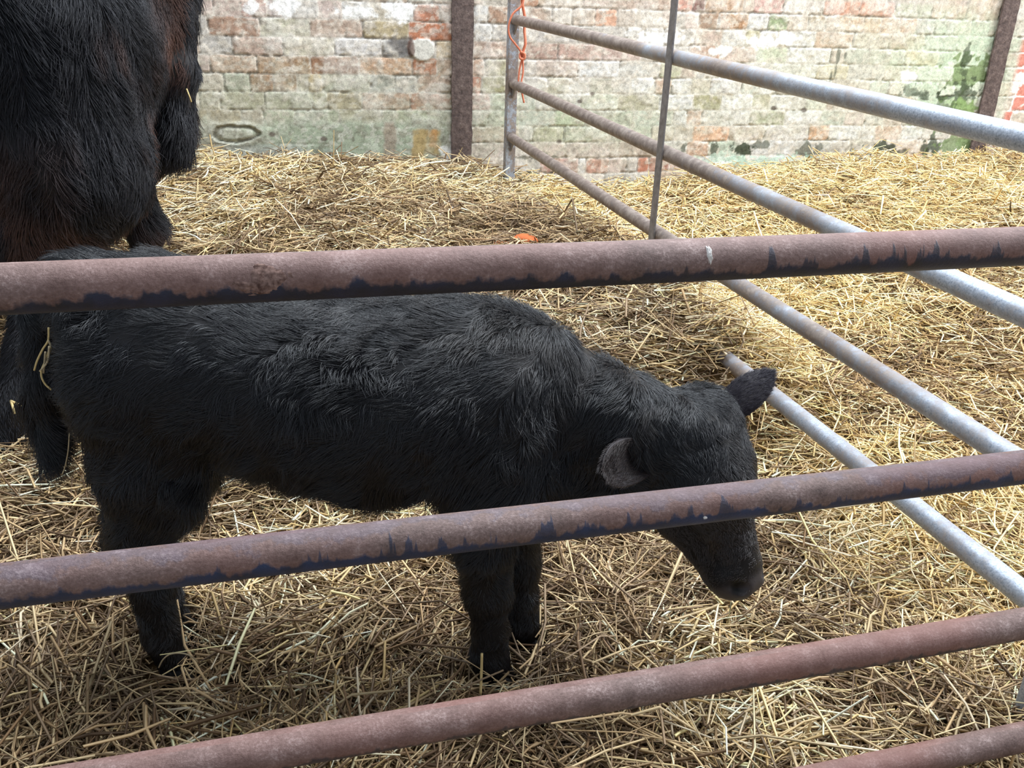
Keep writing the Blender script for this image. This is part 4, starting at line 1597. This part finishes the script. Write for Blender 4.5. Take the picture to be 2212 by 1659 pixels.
for k, pts in enumerate([[(105, 708), (104, 735), (92, 755), (80, 780), (74, 800)], [(104, 735), (110, 750), (104, 770), (92, 795), (86, 802)],
                         [(108, 750), (100, 775), (90, 798)], [(98, 760), (96, 785), (94, 806)], [(89, 800), (90, 815), (98, 830), (111, 842)],
                         [(106, 748), (103, 780), (88, 800)]]):
    w_ = pline('stem', [at(a, b, 1.175 - .003 * k) for a, b in pts], .0014, (m_stalk, m_stalk2)[k % 2], wisp)
for pts, lab in (([(23, 866), (40, 874), (48, 881)], 'upper'), ([(24, 867), (28, 880), (32, 894)], 'lower')):
    s_ = pline('straw_stalk', [hit(wb, a, b, .014) for a, b in pts], .003, m_stalk)
    tag(s_, 'pale stalk lying on the lower leg of the cow, the %s of the crossed pair' % lab, 'straw')
s_ = pline('straw_stalk', [at(150, 935, 1.16), at(147, 975, 1.16), at(140, 1010, 1.17), at(134, 1025, 1.17)], .0009, m_stalk2)
tag(s_, 'thin dry stalk hanging at the right of the tail of the calf', 'straw')


def rail_patch(name, x, z, ang, la, lb, h, mat, label, seed):
    """thin crust lying on a rail: x along the gate, ang = degrees from the top towards the viewer"""
    c0 = railpt(x, z)
    up = np.array([0, 0, 1.0])
    sd = np.array([math.sin(RT), -math.cos(RT), 0])
    n = 34
    V, F = [], []
    for i in range(n):
        for j in range(n):
            a, b = (i / (n - 1) - .5) * 2, (j / (n - 1) - .5) * 2
            an = math.radians(ang) + b * lb / .0213
            e = 1 - math.hypot(a, b) + .55 * (fbm(np.array([a * 2.5 + seed]), np.array([b * 2.5]), seed=9)[0] - .5) * 2
            hh = h * float(sstep(0, .5, e)) * (.5 + 1.0 * fbm(np.array([a * 7 + seed]), np.array([b * 7]), seed=12)[0])
            rr = .0213 - .0012 + hh + (.0006 if e > 0 else 0)
            V.append(c0 + RD * (a * la) + rr * (up * math.cos(an) + sd * math.sin(an)))
    for i in range(n - 1):
        for j in range(n - 1):
            F.append((i * n + j, i * n + j + 1, (i + 1) * n + j + 1, (i + 1) * n + j))
    o = mesh_obj(name, np.array(V), F, mat)
    place_child(o, fg)
    tag(o, label)
    return o


def rail_x(px, py, z):
    d = view_ray(px, py)
    n = np.array([-math.sin(RT), math.cos(RT), 0])
    k = np.dot(np.array([0, .80, 0]) - np.array([0, 0, CAM_H]), n) / np.dot(d, n)
    return float(d[0] * k)


m_muck = mat_plain('dried_muck', (84, 62, 56), 0.9, 0.15, (200, (150, 122, 112)))
m_white = mat_plain('white_dropping', (226, 220, 214), 0.8, 0.2)
rail_patch('dried_muck', rail_x(572, 605, .893), .893, 68, .030, .017, .0018, m_muck, 'crusted patch of dried muck', 2)
rail_patch('dropping', rail_x(1512, 555, .893), .893, 62, .0035, .0105, .0020, m_white, 'white bird dropping', 5)
rail_patch('dropping', rail_x(1512, 1045, .6065), .6065, 100, .003, .0022, .0020, m_white, 'small white speck', 7)

# long stems lying on top of the bedding
def on_ground(px, py, up):
    d = view_ray(px, py)
    t = .4 / abs(d[2])
    for _ in range(400):
        p_ = np.array([0, 0, CAM_H]) + d * t
        if p_[2] <= float(ground(p_[0], p_[1])) + up:
            return p_
        t += .004 / FOC
    return p_


for pts, r_, lab in (([(738, 1606), (840, 1545), (952, 1477)], .0027, 'longest pale straw stem lying in front of the near foreleg of the calf'),
                     ([(1735, 1172), (1741, 1205), (1744, 1232)], .0028, 'short whitish stem lying in the straw to the right of the nose of the calf'),
                     ([(1376, 788), (1398, 820), (1416, 848)], .0034, 'thick orange-yellow stem lying behind the neck of the calf')):
    a_ = [on_ground(x_, y_, .058) for x_, y_ in pts]
    s_ = pline('straw_stalk', a_, r_, m_stalk, taper=.8)
    tag(s_, lab, 'straw')
